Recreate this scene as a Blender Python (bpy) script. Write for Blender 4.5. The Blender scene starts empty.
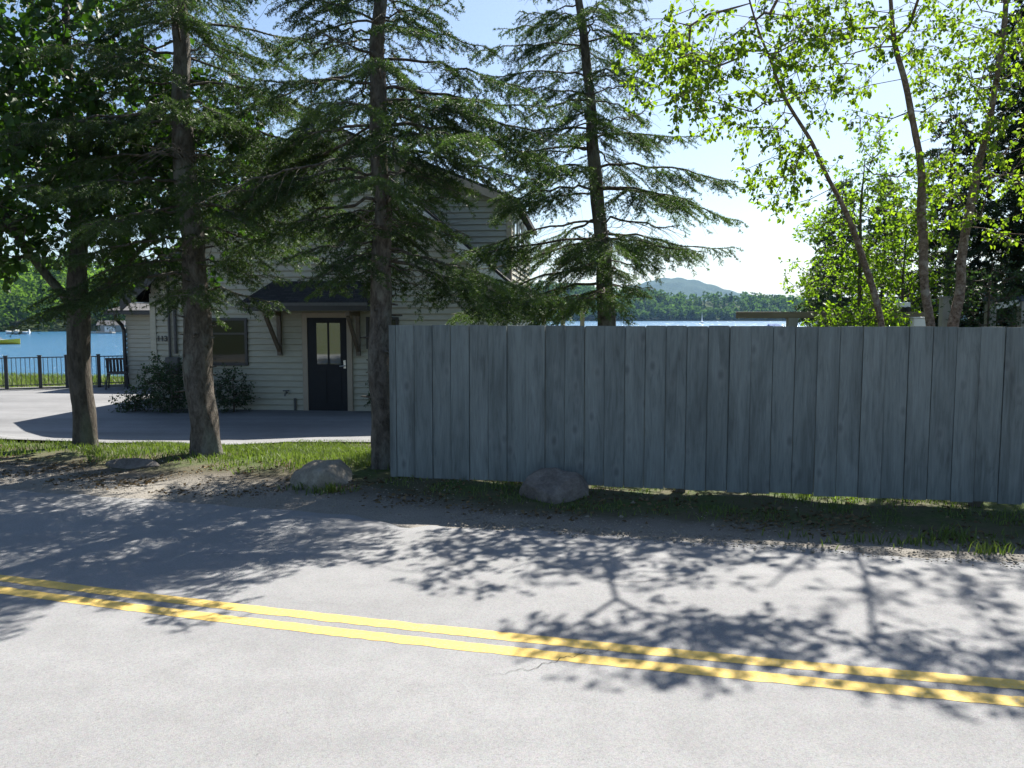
import bpy, math, random
import numpy as np
from mathutils import Vector
PI = math.pi
R = math.radians
scene = bpy.context.scene
C = scene.collection
random.seed(5)

# ------------------------------------------------------------------ camera model
F = 800.0
CAMZ = 1.6
PITCH = math.atan((384 - 317) / F)
CP, SP = math.cos(PITCH), math.sin(PITCH)

def ray(px, py):
    dx, dy = (px - 512) / F, (384 - py) / F
    return np.array([dx, CP + dy * SP, -SP + dy * CP])

def at(px, py, Y):
    r = ray(px, py)
    k = Y / r[1]
    return np.array([r[0] * k, Y, CAMZ + r[2] * k])

SUNV = np.array([0.47, 0.88, 1.03])            # towards the sun
SUNV = SUNV / np.linalg.norm(SUNV)
K = 0.27                                       # slope of the road across the picture

def height(x, y):
    x = np.asarray(x, float); y = np.asarray(y, float)
    t = y + K * x
    z = np.interp(t, [-50, 6.3, 6.6, 8.0, 8.8, 9.8, 10.8, 11.8, 13.0, 16.4, 22, 25, 27.5, 33, 45],
                     [0, 0, 0.0, 0.0, -0.05, -0.20, -0.36, -0.46, -0.5, -0.5, -0.56, -0.62, -0.95, -2.6, -3.6])
    bump = 0.018 * np.sin(x * 2.1 + 0.7) * np.sin(y * 1.7) + 0.012 * np.sin(x * 5.3 + y * 3.1)
    fade = np.clip((t - 6.35) / 0.5, 0, 1) * np.clip((11 - t) / 2.0, 0, 1)
    bank = 0.045 * np.exp(-((x + 1.0) / 1.3) ** 2) * np.clip((t - 6.6) / 0.6, 0, 1) * np.clip((9.5 - t) / 1.0, 0, 1)
    return z + bump * fade + bank

def gz(x, y):
    return float(height(x, y))

def ground_px(px, py):
    r = ray(px, py)
    z = 0.0
    for _ in range(30):
        k = (z - CAMZ) / r[2]
        z = gz(r[0] * k, r[1] * k)
    k = (z - CAMZ) / r[2]
    return np.array([r[0] * k, r[1] * k, z])

# ------------------------------------------------------------------ materials
def new_mat(name):
    m = bpy.data.materials.new(name); m.use_nodes = True
    nt = m.node_tree
    for n in list(nt.nodes): nt.nodes.remove(n)
    out = nt.nodes.new('ShaderNodeOutputMaterial')
    return m, nt, out

def nd(nt, typ, **kw):
    n = nt.nodes.new(typ)
    for k, v in kw.items():
        if k in n.inputs: n.inputs[k].default_value = v
        else: setattr(n, k, v)
    return n

def noise(nt, scale, detail=4, rough=0.6, vec=None, dist=0.0):
    n = nd(nt, 'ShaderNodeTexNoise')
    n.inputs['Scale'].default_value = scale; n.inputs['Detail'].default_value = detail
    n.inputs['Roughness'].default_value = rough; n.inputs['Distortion'].default_value = dist
    if vec is not None: nt.links.new(vec, n.inputs['Vector'])
    return n.outputs['Fac']

def mapping(nt, scale=(1, 1, 1), src='Object'):
    tc = nd(nt, 'ShaderNodeTexCoord'); mp = nd(nt, 'ShaderNodeMapping')
    mp.inputs['Scale'].default_value = scale
    nt.links.new(tc.outputs[src], mp.inputs['Vector'])
    return mp.outputs['Vector']

def ramp(nt, fac, stops):
    r = nd(nt, 'ShaderNodeValToRGB')
    e = r.color_ramp.elements
    while len(e) < len(stops): e.new(0.5)
    for el, (p, c) in zip(e, stops):
        el.position = p
        el.color = (c, c, c, 1) if isinstance(c, (int, float)) else (*c, 1)
    nt.links.new(fac, r.inputs['Fac'])
    return r.outputs['Color']

def mix(nt, fac, a, b, mode='MIX'):
    m = nd(nt, 'ShaderNodeMix', data_type='RGBA', blend_type=mode)
    ins = [i for i in m.inputs if i.enabled]
    f, A, B = m.inputs[0], m.inputs[6], m.inputs[7]
    for s, v in ((f, fac), (A, a), (B, b)):
        if isinstance(v, (int, float)): s.default_value = v if s is f else (v, v, v, 1)
        elif isinstance(v, tuple): s.default_value = (*v, 1)
        else: nt.links.new(v, s)
    return m.outputs[2]

def math_(nt, op, a, b=None):
    m = nd(nt, 'ShaderNodeMath', operation=op)
    for i, v in enumerate((a, b)):
        if v is None: continue
        if isinstance(v, (int, float)): m.inputs[i].default_value = v
        else: nt.links.new(v, m.inputs[i])
    return m.outputs[0]

def principled(nt, out, color, rough=0.7, bump=None, bump_str=0.3, bump_dist=0.01, metallic=0.0, spec=0.5):
    p = nd(nt, 'ShaderNodeBsdfPrincipled')
    if isinstance(color, tuple): p.inputs['Base Color'].default_value = (*color, 1)
    else: nt.links.new(color, p.inputs['Base Color'])
    if isinstance(rough, (int, float)): p.inputs['Roughness'].default_value = rough
    else: nt.links.new(rough, p.inputs['Roughness'])
    p.inputs['Metallic'].default_value = metallic
    p.inputs['Specular IOR Level'].default_value = spec
    if bump is not None:
        b = nd(nt, 'ShaderNodeBump'); b.inputs['Strength'].default_value = bump_str
        b.inputs['Distance'].default_value = bump_dist
        nt.links.new(bump, b.inputs['Height']); nt.links.new(b.outputs['Normal'], p.inputs['Normal'])
    if out is not None: nt.links.new(p.outputs[0], out.inputs['Surface'])
    return p

def simple(name, c1, c2=None, scale=6, rough=0.6, metallic=0.0, bump_str=0.15, stretch=(1, 1, 1), spec=0.5):
    m, nt, out = new_mat(name)
    v = mapping(nt, stretch)
    n = noise(nt, scale, 5, 0.65, v)
    c2 = c2 or tuple(x * 0.75 for x in c1)
    col = ramp(nt, n, [(0.3, c2), (0.7, c1)])
    principled(nt, out, col, rough, n, bump_str, 0.01, metallic, spec)
    return m

M = {}

def mat_asphalt(name, lo, hi, patch=0.12):
    m, nt, out = new_mat(name)
    v = mapping(nt)
    fine = noise(nt, 190, 3, 0.8, v)
    big = noise(nt, 0.55, 5, 0.6, v)
    mid = noise(nt, 5, 5, 0.65, v)
    vo = nd(nt, 'ShaderNodeTexVoronoi'); vo.inputs['Scale'].default_value = 130
    nt.links.new(v, vo.inputs['Vector'])
    c = ramp(nt, fine, [(0.28, lo), (0.72, hi)])
    c = mix(nt, 0.22, c, vo.outputs['Color'], 'SOFT_LIGHT')
    hs = nd(nt, 'ShaderNodeHueSaturation'); hs.inputs['Saturation'].default_value = 0.25
    nt.links.new(c, hs.inputs['Color']); c = hs.outputs['Color']
    c = mix(nt, 1.0, c, ramp(nt, big, [(0.3, 1 - patch), (0.7, 1.0)]), 'MULTIPLY')
    c = mix(nt, 1.0, c, ramp(nt, mid, [(0.3, 0.89), (0.6, 1.0)]), 'MULTIPLY')
    mpr = nd(nt, 'ShaderNodeMapping'); mpr.inputs['Rotation'].default_value = (0, 0, math.atan(.266)); mpr.inputs['Scale'].default_value = (.10, 1.1, 1)
    tcr = nd(nt, 'ShaderNodeTexCoord'); nt.links.new(tcr.outputs['Object'], mpr.inputs['Vector'])
    trk = noise(nt, 1.0, 3, 0.5, mpr.outputs[0])
    c = mix(nt, 1.0, c, ramp(nt, trk, [(0.35, 1 - patch), (0.6, 1.0)]), 'MULTIPLY')
    # sparse dark tar specks and pale stones
    sp = noise(nt, 38, 2, 0.5, v)
    c = mix(nt, ramp(nt, sp, [(0.70, 0.0), (0.76, 0.45)]), c, tuple(x * 0.45 for x in lo))
    principled(nt, out, c, 0.9, fine, 0.45, 0.006, spec=0.25)
    return m
M['road'] = mat_asphalt('road_asphalt', (0.185, 0.183, 0.182), (0.285, 0.283, 0.28))
M['drive'] = mat_asphalt('drive_asphalt', (0.165, 0.165, 0.167), (0.26, 0.26, 0.262), .24)

def mat_paint():
    m, nt, out = new_mat('yellow_paint')
    v = mapping(nt)
    w = noise(nt, 60, 4, 0.75, v); b = noise(nt, 3, 4, 0.6, v)
    c = ramp(nt, w, [(0.3, (0.50, 0.335, 0.08)), (0.6, (0.60, 0.425, 0.12))])
    worn = math_(nt, 'ADD', w, math_(nt, 'MULTIPLY', b, 0.35))
    c = mix(nt, ramp(nt, worn, [(0.74, 0.0), (0.86, 0.65)]), c, (0.25, 0.235, 0.20))
    principled(nt, out, c, 0.8, w, 0.35, 0.005, spec=0.3)
    return m
M['paint'] = mat_paint()

def mat_ground():
    m, nt, out = new_mat('ground_soil')
    geo = nd(nt, 'ShaderNodeNewGeometry')
    sx = nd(nt, 'ShaderNodeSeparateXYZ'); nt.links.new(geo.outputs['Position'], sx.inputs[0])
    X, Y = sx.outputs[0], sx.outputs[1]
    t = math_(nt, 'ADD', Y, math_(nt, 'MULTIPLY', X, K))
    v = geo.outputs['Position']
    n1 = noise(nt, 1.6, 6, 0.65, v); n2 = noise(nt, 28, 4, 0.7, v); n3 = noise(nt, 90, 3, 0.7, v)
    gravel = ramp(nt, n3, [(0.25, (0.15, 0.135, 0.115)), (0.5, (0.24, 0.22, 0.19)), (0.75, (0.36, 0.335, 0.29))])
    gravel = mix(nt, 1.0, gravel, ramp(nt, n1, [(0.3, 0.75), (0.65, 1.0)]), 'MULTIPLY')
    soil = ramp(nt, n2, [(0.3, (0.04, 0.034, 0.022)), (0.7, (0.115, 0.098, 0.07))])
    grass = ramp(nt, n2, [(0.3, (0.03, 0.05, 0.014)), (0.7, (0.085, 0.12, 0.03))])
    grass = mix(nt, ramp(nt, n1, [(0.40, 0.0), (0.58, 0.8)]), grass, (0.10, 0.082, 0.055))
    right = ramp(nt, math_(nt, 'MULTIPLY', math_(nt, 'ADD', X, 2.2), 0.5), [(0.0, 0.0), (1.0, 1.0)])   # 0 for X<-2, 1 for X>2
    tw = math_(nt, 'ADD', t, math_(nt, 'MULTIPLY', math_(nt, 'SUBTRACT', n1, 0.5), 1.1))
    tw = math_(nt, 'ADD', tw, math_(nt, 'MULTIPLY', math_(nt, 'SUBTRACT', n2, 0.5), 0.35))
    # gravel -> soil, further out on the left
    g1 = math_(nt, 'SUBTRACT', tw, math_(nt, 'SUBTRACT', 6.95, math_(nt, 'MULTIPLY', right, 0.5)))
    f1 = ramp(nt, math_(nt, 'ADD', math_(nt, 'MULTIPLY', g1, 1.6), 0.5), [(0.0, 0.0), (1.0, 1.0)])
    g2 = math_(nt, 'SUBTRACT', tw, math_(nt, 'SUBTRACT', 7.4, math_(nt, 'MULTIPLY', right, 0.75)))
    f2 = ramp(nt, math_(nt, 'ADD', math_(nt, 'MULTIPLY', g2, 2.0), 0.5), [(0.0, 0.0), (1.0, 1.0)])
    c = mix(nt, f1, gravel, soil)
    c = mix(nt, f2, c, grass)
    c = mix(nt, ramp(nt, math_(nt, 'ADD', math_(nt, 'MULTIPLY', tw, -1.0), -1.0), [(0.0, 0.0), (0.5, 1.0)]), c, grass)
    h = math_(nt, 'ADD', n2, math_(nt, 'MULTIPLY', n3, 0.5))
    principled(nt, out, c, 0.95, h, 0.8, 0.02, spec=0.2)
    return m
M['ground'] = mat_ground()

def mat_foliage(name, dark, light, trans=0.35, rough=0.55, tcol=None, gloss=0.35):
    m, nt, out = new_mat(name)
    at_ = nd(nt, 'ShaderNodeAttribute'); at_.attribute_name = 'tone'
    geo = nd(nt, 'ShaderNodeNewGeometry')
    f = math_(nt, 'ADD', math_(nt, 'MULTIPLY', at_.outputs['Fac'], 0.7), math_(nt, 'MULTIPLY', geo.outputs['Random Per Island'], 0.3))
    c = ramp(nt, f, [(0.05, dark), (0.95, light)])
    p = principled(nt, None, c, rough, spec=gloss)
    tr = nd(nt, 'ShaderNodeBsdfTranslucent')
    tcol = tcol or (1.9, 2.2, 0.9)
    tc = mix(nt, 1.0, c, tuple(tcol), 'MULTIPLY')
    nt.links.new(tc, tr.inputs['Color'])
    ms = nd(nt, 'ShaderNodeMixShader'); ms.inputs[0].default_value = trans
    nt.links.new(p.outputs[0], ms.inputs[1]); nt.links.new(tr.outputs[0], ms.inputs[2])
    nt.links.new(ms.outputs[0], out.inputs['Surface'])
    return m
M['needle'] = mat_foliage('spruce_needles', (0.018, 0.036, 0.013), (0.082, 0.128, 0.038), 0.3, tcol=(1.6, 1.9, 0.7))
M['needle_dark'] = mat_foliage('dark_needles', (0.014, 0.028, 0.014), (0.035, 0.06, 0.025), 0.15)
M['needle_blue'] = mat_foliage('blue_green_needles', (0.03, 0.055, 0.035), (0.07, 0.11, 0.06), 0.2)
M['maple'] = mat_foliage('maple_leaves', (0.022, 0.048, 0.012), (0.055, 0.105, 0.022), 0.32, tcol=(1.8, 2.3, 0.6))
M['birch_leaf'] = mat_foliage('birch_leaves', (0.045, 0.085, 0.016), (0.125, 0.18, 0.028), 0.55, tcol=(2.7, 2.8, 0.6))
M['shrub_leaf'] = mat_foliage('shrub_leaves', (0.05, 0.095, 0.016), (0.135, 0.205, 0.03), 0.52, tcol=(2.5, 2.7, 0.5))
M['bush_leaf'] = mat_foliage('bush_leaves', (0.02, 0.04, 0.016), (0.045, 0.08, 0.03), 0.3)
M['grass'] = mat_foliage('grass_blades', (0.045, 0.07, 0.018), (0.145, 0.19, 0.05), 0.34, tcol=(1.6, 1.8, 0.7))
M['litter'] = mat_foliage('dry_leaves', (0.05, 0.035, 0.02), (0.20, 0.15, 0.085), 0.15, .9, tcol=(1.5, 1.3, 0.9), gloss=.1)
M['far_leaf'] = mat_foliage('far_leaves', (0.035, 0.065, 0.018), (0.10, 0.16, 0.035), 0.4, .95, tcol=(1.8, 2.1, 0.7), gloss=.04)
M['far_needle'] = mat_foliage('far_needles', (0.022, 0.046, 0.02), (0.075, 0.125, 0.04), 0.3, .95, gloss=.04)

def mat_bark(name, dark, light, scale=14, stretch=(1, 1, 0.3), lichen=None, bump=0.9):
    m, nt, out = new_mat(name)
    v = mapping(nt, stretch)
    n = noise(nt, scale, 7, 0.7, v, 0.6)
    n2 = noise(nt, scale * 0.25, 4, 0.6, v)
    n3 = noise(nt, scale * 4, 4, 0.7, v)
    c = ramp(nt, n, [(0.32, dark), (0.62, light)])
    if lichen: c = mix(nt, ramp(nt, n2, [(0.52, 0.0), (0.64, 0.75)]), c, lichen)
    c = mix(nt, 1.0, c, ramp(nt, n3, [(0.3, 0.7), (0.7, 1.0)]), 'MULTIPLY')
    h = math_(nt, 'ADD', n, math_(nt, 'MULTIPLY', n3, 0.4))
    principled(nt, out, c, 0.92, h, bump, 0.03, spec=0.15)
    return m
M['bark'] = mat_bark('spruce_bark', (0.05, 0.040, 0.032), (0.18, 0.155, 0.13), 16, (1, 1, 0.45), (0.22, 0.22, 0.19))
M['maple_bark'] = mat_bark('maple_bark', (0.045, 0.038, 0.030), (0.14, 0.12, 0.10), 18, (1, 1, 0.3), (0.14, 0.15, 0.11))
M['birch_bark'] = mat_bark('birch_bark', (0.085, 0.05, 0.036), (0.36, 0.265, 0.21), 22, (1, 1, 1.2), (0.46, 0.40, 0.35), 1.0)
M['twig'] = mat_bark('twig_bark', (0.06, 0.047, 0.038), (0.16, 0.13, 0.105), 20, (1, 1, 0.3), None, 0.4)

def mat_fence():
    m, nt, out = new_mat('stained_boards')
    tc = nd(nt, 'ShaderNodeTexCoord'); geo = nd(nt, 'ShaderNodeNewGeometry')
    off = nd(nt, 'ShaderNodeCombineXYZ')
    rnd = geo.outputs['Random Per Island']
    nt.links.new(math_(nt, 'MULTIPLY', rnd, 37.0), off.inputs[0]); nt.links.new(math_(nt, 'MULTIPLY', rnd, 91.0), off.inputs[2])
    ad = nd(nt, 'ShaderNodeVectorMath', operation='ADD')
    nt.links.new(tc.outputs['Object'], ad.inputs[0]); nt.links.new(off.outputs[0], ad.inputs[1])
    mp = nd(nt, 'ShaderNodeMapping'); mp.inputs['Scale'].default_value = (1, 1, 0.06)
    nt.links.new(ad.outputs[0], mp.inputs['Vector'])
    grain = noise(nt, 55, 6, 0.7, mp.outputs[0], 1.2)
    mp2 = nd(nt, 'ShaderNodeMapping'); mp2.inputs['Scale'].default_value = (5.0, 5.0, 0.8)
    nt.links.new(ad.outputs[0], mp2.inputs['Vector'])
    cloud = noise(nt, 1.0, 5, 0.6, mp2.outputs[0], 0.8)
    mp3 = nd(nt, 'ShaderNodeMapping'); mp3.inputs['Scale'].default_value = (1, 0.2, 0.55)
    nt.links.new(ad.outputs[0], mp3.inputs['Vector'])
    vo = nd(nt, 'ShaderNodeTexVoronoi'); vo.inputs['Scale'].default_value = 5.2
    nt.links.new(mp3.outputs[0], vo.inputs['Vector'])
    knot = ramp(nt, vo.outputs['Distance'], [(0.05, 1.0), (0.17, 0.0)])
    base = ramp(nt, rnd, [(0.0, (0.158, 0.178, 0.172)), (0.5, (0.171, 0.192, 0.185)), (1.0, (0.187, 0.208, 0.200))])
    c = mix(nt, 1.0, base, ramp(nt, grain, [(0.3, 0.78), (0.65, 1.05)]), 'MULTIPLY')
    c = mix(nt, 1.0, c, ramp(nt, cloud, [(0.28, 0.58), (0.58, 1.06)]), 'MULTIPLY')
    mp4 = nd(nt, 'ShaderNodeMapping'); mp4.inputs['Scale'].default_value = (15, 1, 1.5)
    nt.links.new(ad.outputs[0], mp4.inputs['Vector'])
    flow = noise(nt, 1.0, 6, 0.6, mp4.outputs[0], 2.2)
    c = mix(nt, 1.0, c, ramp(nt, flow, [(0.32, 0.75), (0.48, 0.99), (0.7, 1.10)]), 'MULTIPLY')
    halo = ramp(nt, vo.outputs['Distance'], [(0.17, 1.0), (0.34, 0.0)])
    c = mix(nt, math_(nt, 'MULTIPLY', halo, 0.22), c, (0.25, 0.26, 0.25))
    c = mix(nt, math_(nt, 'MULTIPLY', knot, 0.6), c, (0.065, 0.072, 0.072))
    h = math_(nt, 'ADD', grain, math_(nt, 'MULTIPLY', knot, 0.5))
    principled(nt, out, c, 0.72, h, 0.35, 0.004, spec=0.35)
    return m
M['fence'] = mat_fence()
M['fence_post'] = simple('weathered_post', (0.13, 0.12, 0.10), (0.07, 0.06, 0.05), 12, 0.9, stretch=(1, 1, 0.2))

def mat_siding():
    m, nt, out = new_mat('cream_siding')
    v = mapping(nt, (0.5, 0.5, 3)); n = noise(nt, 7, 5, 0.6, v); n2 = noise(nt, 0.8, 3, 0.6)
    c = ramp(nt, n, [(0.3, (0.37, 0.355, 0.285)), (0.7, (0.45, 0.43, 0.345))])
    c = mix(nt, 1.0, c, ramp(nt, n2, [(0.3, 0.85), (0.65, 1.0)]), 'MULTIPLY')
    principled(nt, out, c, 0.6, n, 0.1, 0.004, spec=0.3)
    return m
M['siding'] = mat_siding()

def mat_shingle(name, a, b):
    m, nt, out = new_mat(name)
    v = mapping(nt)
    br = nd(nt, 'ShaderNodeTexBrick'); br.inputs['Scale'].default_value = 3.2
    br.inputs['Mortar Size'].default_value = 0.012; br.inputs['Color1'].default_value = (*a, 1)
    br.inputs['Color2'].default_value = (*b, 1); br.inputs['Mortar'].default_value = (*[x * 0.5 for x in a], 1)
    nt.links.new(v, br.inputs['Vector'])
    n = noise(nt, 60, 3, 0.7, v)
    c = mix(nt, 1.0, br.outputs['Color'], ramp(nt, n, [(0.3, 0.7), (0.7, 1.0)]), 'MULTIPLY')
    principled(nt, out, c, 0.92, n, 0.5, 0.01, spec=0.2)
    return m
M['shingle'] = mat_shingle('dark_shingles', (0.032, 0.030, 0.030), (0.055, 0.052, 0.05))
M['shingle_grey'] = mat_shingle('grey_shingles', (0.10, 0.098, 0.098), (0.15, 0.145, 0.145))
M['trim'] = simple('grey_trim', (0.62, 0.62, 0.60), (0.54, 0.54, 0.52), 5, 0.5)
M['beige'] = simple('beige_trim', (0.34, 0.28, 0.21), (0.29, 0.235, 0.175), 5, 0.55)
M['wood_br'] = simple('stained_bracket', (0.13, 0.10, 0.07), (0.09, 0.068, 0.048), 14, 0.6)
M['door'] = simple('black_door_paint', (0.016, 0.017, 0.020), (0.012, 0.012, 0.015), 8, 0.55, spec=.2)
M['dark_frame'] = simple('dark_frame', (0.014, 0.015, 0.017), (0.010, 0.010, 0.012), 8, 0.4)
M['black_metal'] = simple('black_metal', (0.02, 0.022, 0.026), (0.012, 0.013, 0.016), 14, 0.5)
M['white'] = simple('white_paint', (0.78, 0.78, 0.76), (0.66, 0.66, 0.64), 5, 0.45)
M['steel'] = simple('brushed_nickel', (0.55, 0.54, 0.52), (0.45, 0.44, 0.42), 30, 0.3, 0.9)
M['conduit'] = simple('grey_conduit', (0.09, 0.09, 0.085), (0.06, 0.06, 0.06), 14, 0.6)
M['mat'] = simple('grey_mat', (0.36, 0.37, 0.38), (0.27, 0.28, 0.29), 60, 0.9)
M['concrete'] = simple('concrete', (0.30, 0.29, 0.275), (0.22, 0.215, 0.205), 9, 0.9)
M['mulch'] = simple('dark_mulch', (0.06, 0.045, 0.035), (0.025, 0.02, 0.016), 45, 0.95, bump_str=0.8)
M['oldwood'] = simple('weathered_timber', (0.24, 0.195, 0.125), (0.15, 0.12, 0.08), 9, 0.85, stretch=(0.15, 1, 1))
M['greywood'] = simple('grey_timber', (0.33, 0.32, 0.29), (0.22, 0.21, 0.19), 10, 0.85, stretch=(1, 1, 0.15))
M['cedar'] = simple('tan_post', (0.42, 0.35, 0.25), (0.33, 0.27, 0.19), 9, 0.7, stretch=(1, 1, 0.2))
M['bluecap'] = simple('dark_blue_cap', (0.03, 0.045, 0.08), (0.02, 0.03, 0.055), 9, 0.6)
M['yellow_boat'] = simple('yellow_gelcoat', (0.88, 0.62, 0.03), (0.80, 0.56, 0.02), 2, 0.35)
M['blue_cloth'] = simple('blue_canvas', (0.06, 0.14, 0.34), (0.04, 0.10, 0.26), 4, 0.8)
M['sail'] = simple('white_sailcloth', (0.82, 0.82, 0.80), (0.76, 0.76, 0.74), 1, 0.7)
M['tar'] = simple('tar_crack', (0.035, 0.033, 0.03), (0.02, 0.02, 0.018), 40, 0.9)

def mat_rock(name, a, b, c3):
    m, nt, out = new_mat(name)
    v = mapping(nt)
    n = noise(nt, 5, 7, 0.7, v, 0.5); n2 = noise(nt, 45, 4, 0.7, v)
    c = ramp(nt, n, [(0.3, a), (0.52, b), (0.72, c3)])
    c = mix(nt, 1.0, c, ramp(nt, n2, [(0.3, 0.72), (0.65, 1.05)]), 'MULTIPLY')
    h = math_(nt, 'ADD', n, math_(nt, 'MULTIPLY', n2, 0.25))
    principled(nt, out, c, 0.9, h, 0.7, 0.03, spec=0.2)
    return m
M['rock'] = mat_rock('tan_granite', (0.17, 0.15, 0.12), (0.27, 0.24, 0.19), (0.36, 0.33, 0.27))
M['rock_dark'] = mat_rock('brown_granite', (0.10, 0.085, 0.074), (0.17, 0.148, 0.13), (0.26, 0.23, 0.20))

def mat_glass(name, base, met=0.55, spec=0.8):
    m, nt, out = new_mat(name)
    v = mapping(nt); n = noise(nt, 1.5, 2, 0.5, v)
    principled(nt, out, base, 0.03, n, 0.06, 0.02, met, spec)
    return m
M['pane'] = mat_glass('door_glass', (0.24, 0.25, 0.24), 0.8)
M['pane_dark'] = mat_glass('window_glass', (0.010, 0.016, 0.011), 0.0, 0.4)  # green tint in the base colour stands in for reflected trees

def mat_water():
    m, nt, out = new_mat('lake_water')
    geo = nd(nt, 'ShaderNodeNewGeometry')
    mp = nd(nt, 'ShaderNodeMapping'); mp.inputs['Scale'].default_value = (1, 1, 1)
    nt.links.new(geo.outputs['Position'], mp.inputs['Vector'])
    n = noise(nt, 0.9, 5, 0.7, mp.outputs[0], 0.5)
    n2 = noise(nt, 0.05, 3, 0.5, mp.outputs[0])
    h = math_(nt, 'ADD', n, math_(nt, 'MULTIPLY', n2, 2.0))
    p = principled(nt, out, (0.028, 0.105, 0.20), 0.2, h, 1.0, 0.36, 0, 0.5)
    p.inputs['IOR'].default_value = 1.33
    return m
M['water'] = mat_water()

def mat_hill(name, a, b, scale):
    m, nt, out = new_mat(name)
    geo = nd(nt, 'ShaderNodeNewGeometry')
    n = noise(nt, scale, 8, 0.7, geo.outputs['Position']); n2 = noise(nt, scale * 9, 4, 0.7, geo.outputs['Position'])
    c = ramp(nt, n, [(0.3, a), (0.7, b)])
    c = mix(nt, 1.0, c, ramp(nt, n2, [(0.3, 0.5), (0.7, 1.1)]), 'MULTIPLY')
    principled(nt, out, c, 0.95, math_(nt, 'ADD', n, n2), 1.0, 6.0, spec=0.1)
    return m
M['hill'] = mat_hill('wooded_slope', (0.03, 0.05, 0.018), (0.07, 0.10, 0.03), 0.03)
M['mountain'] = mat_hill('mountain_forest', (0.016, 0.040, 0.020), (0.05, 0.085, 0.03), 0.012)

# ------------------------------------------------------------------ mesh helpers
def link(o, parent=None):
    C.objects.link(o)
    if parent is not None: o.parent = parent
    return o

def mesh_np(name, V, faces, mat, parent=None, tone=None, smooth=False):
    """faces: list of int arrays (n,3) / (n,4)"""
    V = np.asarray(V, np.float32).reshape(-1, 3)
    me = bpy.data.meshes.new(name)
    faces = [np.asarray(f, np.int32) for f in faces if len(f)]
    me.vertices.add(len(V)); me.vertices.foreach_set('co', V.ravel())
    loops = np.concatenate([f.ravel() for f in faces])
    tot = np.concatenate([np.full(len(f), f.shape[1], np.int32) for f in faces])
    start = np.concatenate([[0], np.cumsum(tot)[:-1]]).astype(np.int32)
    me.loops.add(len(loops)); me.loops.foreach_set('vertex_index', loops)
    me.polygons.add(len(tot)); me.polygons.foreach_set('loop_start', start)
    if smooth: me.polygons.foreach_set('use_smooth', np.ones(len(tot), bool))
    me.update(calc_edges=True); me.validate()
    if tone is not None:
        a = me.attributes.new('tone', 'FLOAT', 'POINT'); a.data.foreach_set('value', np.asarray(tone, np.float32))
    me.materials.append(mat)
    return link(bpy.data.objects.new(name, me), parent)

class MB:
    """collects pieces that become ONE mesh"""
    def __init__(s): s.v = []; s.f = []
    def add(s, vs, fs):
        b = len(s.v); s.v += [tuple(map(float, p)) for p in vs]; s.f += [tuple(i + b for i in f) for f in fs]
    def box(s, x0, x1, y0, y1, z0, z1, bev=0.0):
        vs = [(x, y, z) for z in (z0, z1) for y in (y0, y1) for x in (x0, x1)]
        s.add(vs, [(0, 2, 3, 1), (4, 5, 7, 6), (0, 1, 5, 4), (2, 6, 7, 3), (0, 4, 6, 2), (1, 3, 7, 5)])
    def bar(s, a, b, w, h, up=(0, 0, 1)):
        a, b = Vector(a), Vector(b); d = (b - a).normalized(); u = Vector(up)
        side = d.cross(u)
        if side.length < 1e-4: side = d.cross(Vector((0, 1, 0)))
        side.normalize(); u2 = side.cross(d)
        vs = []
        for p in (a, b):
            for (i, j) in ((-1, -1), (1, -1), (1, 1), (-1, 1)):
                vs.append(p + side * (i * w / 2) + u2 * (j * h / 2))
        s.add(vs, [(3, 2, 1, 0), (4, 5, 6, 7), (0, 1, 5, 4), (1, 2, 6, 5), (2, 3, 7, 6), (3, 0, 4, 7)])
    def tube(s, pts, rad, n=10, caps=True):
        pts = [Vector(p) for p in pts]; rad = [rad] * len(pts) if isinstance(rad, (int, float)) else rad
        vs, fs = [], []
        for i, p in enumerate(pts):
            d = (pts[min(i + 1, len(pts) - 1)] - pts[max(i - 1, 0)]).normalized()
            a = Vector((1, 0, 0)) if abs(d.x) < 0.8 else Vector((0, 1, 0))
            e1 = d.cross(a).normalized(); e2 = d.cross(e1)
            for k in range(n):
                an = 2 * PI * k / n
                vs.append(p + (e1 * math.cos(an) + e2 * math.sin(an)) * rad[i])
        for i in range(len(pts) - 1):
            for k in range(n):
                k2 = (k + 1) % n
                fs.append((i * n + k, i * n + k2, (i + 1) * n + k2, (i + 1) * n + k))
        if caps:
            fs.append(tuple(range(n - 1, -1, -1))); fs.append(tuple((len(pts) - 1) * n + k for k in range(n)))
        s.add(vs, fs)
    def prism(s, poly, d):
        """poly: list of 3D points, extruded by vector d"""
        n = len(poly); vs = [Vector(p) for p in poly] + [Vector(p) + Vector(d) for p in poly]
        s.add(vs, [tuple(range(n - 1, -1, -1)), tuple(range(n, 2 * n))] + [(i, (i + 1) % n, n + (i + 1) % n, n + i) for i in range(n)])
    def build(s, name, mat, parent=None, smooth=False, bevel=0.0):
        me = bpy.data.meshes.new(name); me.from_pydata(s.v, [], s.f); me.update()
        if smooth: me.polygons.foreach_set('use_smooth', np.ones(len(me.polygons), bool))
        me.materials.append(mat)
        o = link(bpy.data.objects.new(name, me), parent)
        if bevel:
            b = o.modifiers.new('bevel', 'BEVEL'); b.width = bevel; b.segments = 2; b.limit_method = 'ANGLE'
        return o

def tag(o, label=None, cat=None, group=None, kind=None):
    if label: o['label'] = label
    if cat: o['category'] = cat
    if group: o['group'] = group
    if kind: o['kind'] = kind
    return o

def empty(name, loc, label=None, cat=None, group=None, rz=0):
    o = bpy.data.objects.new(name, None); C.objects.link(o)
    o.location = tuple(map(float, loc)); o.rotation_euler = (0, 0, rz); o.empty_display_size = 0.3
    return tag(o, label, cat, group)

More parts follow.
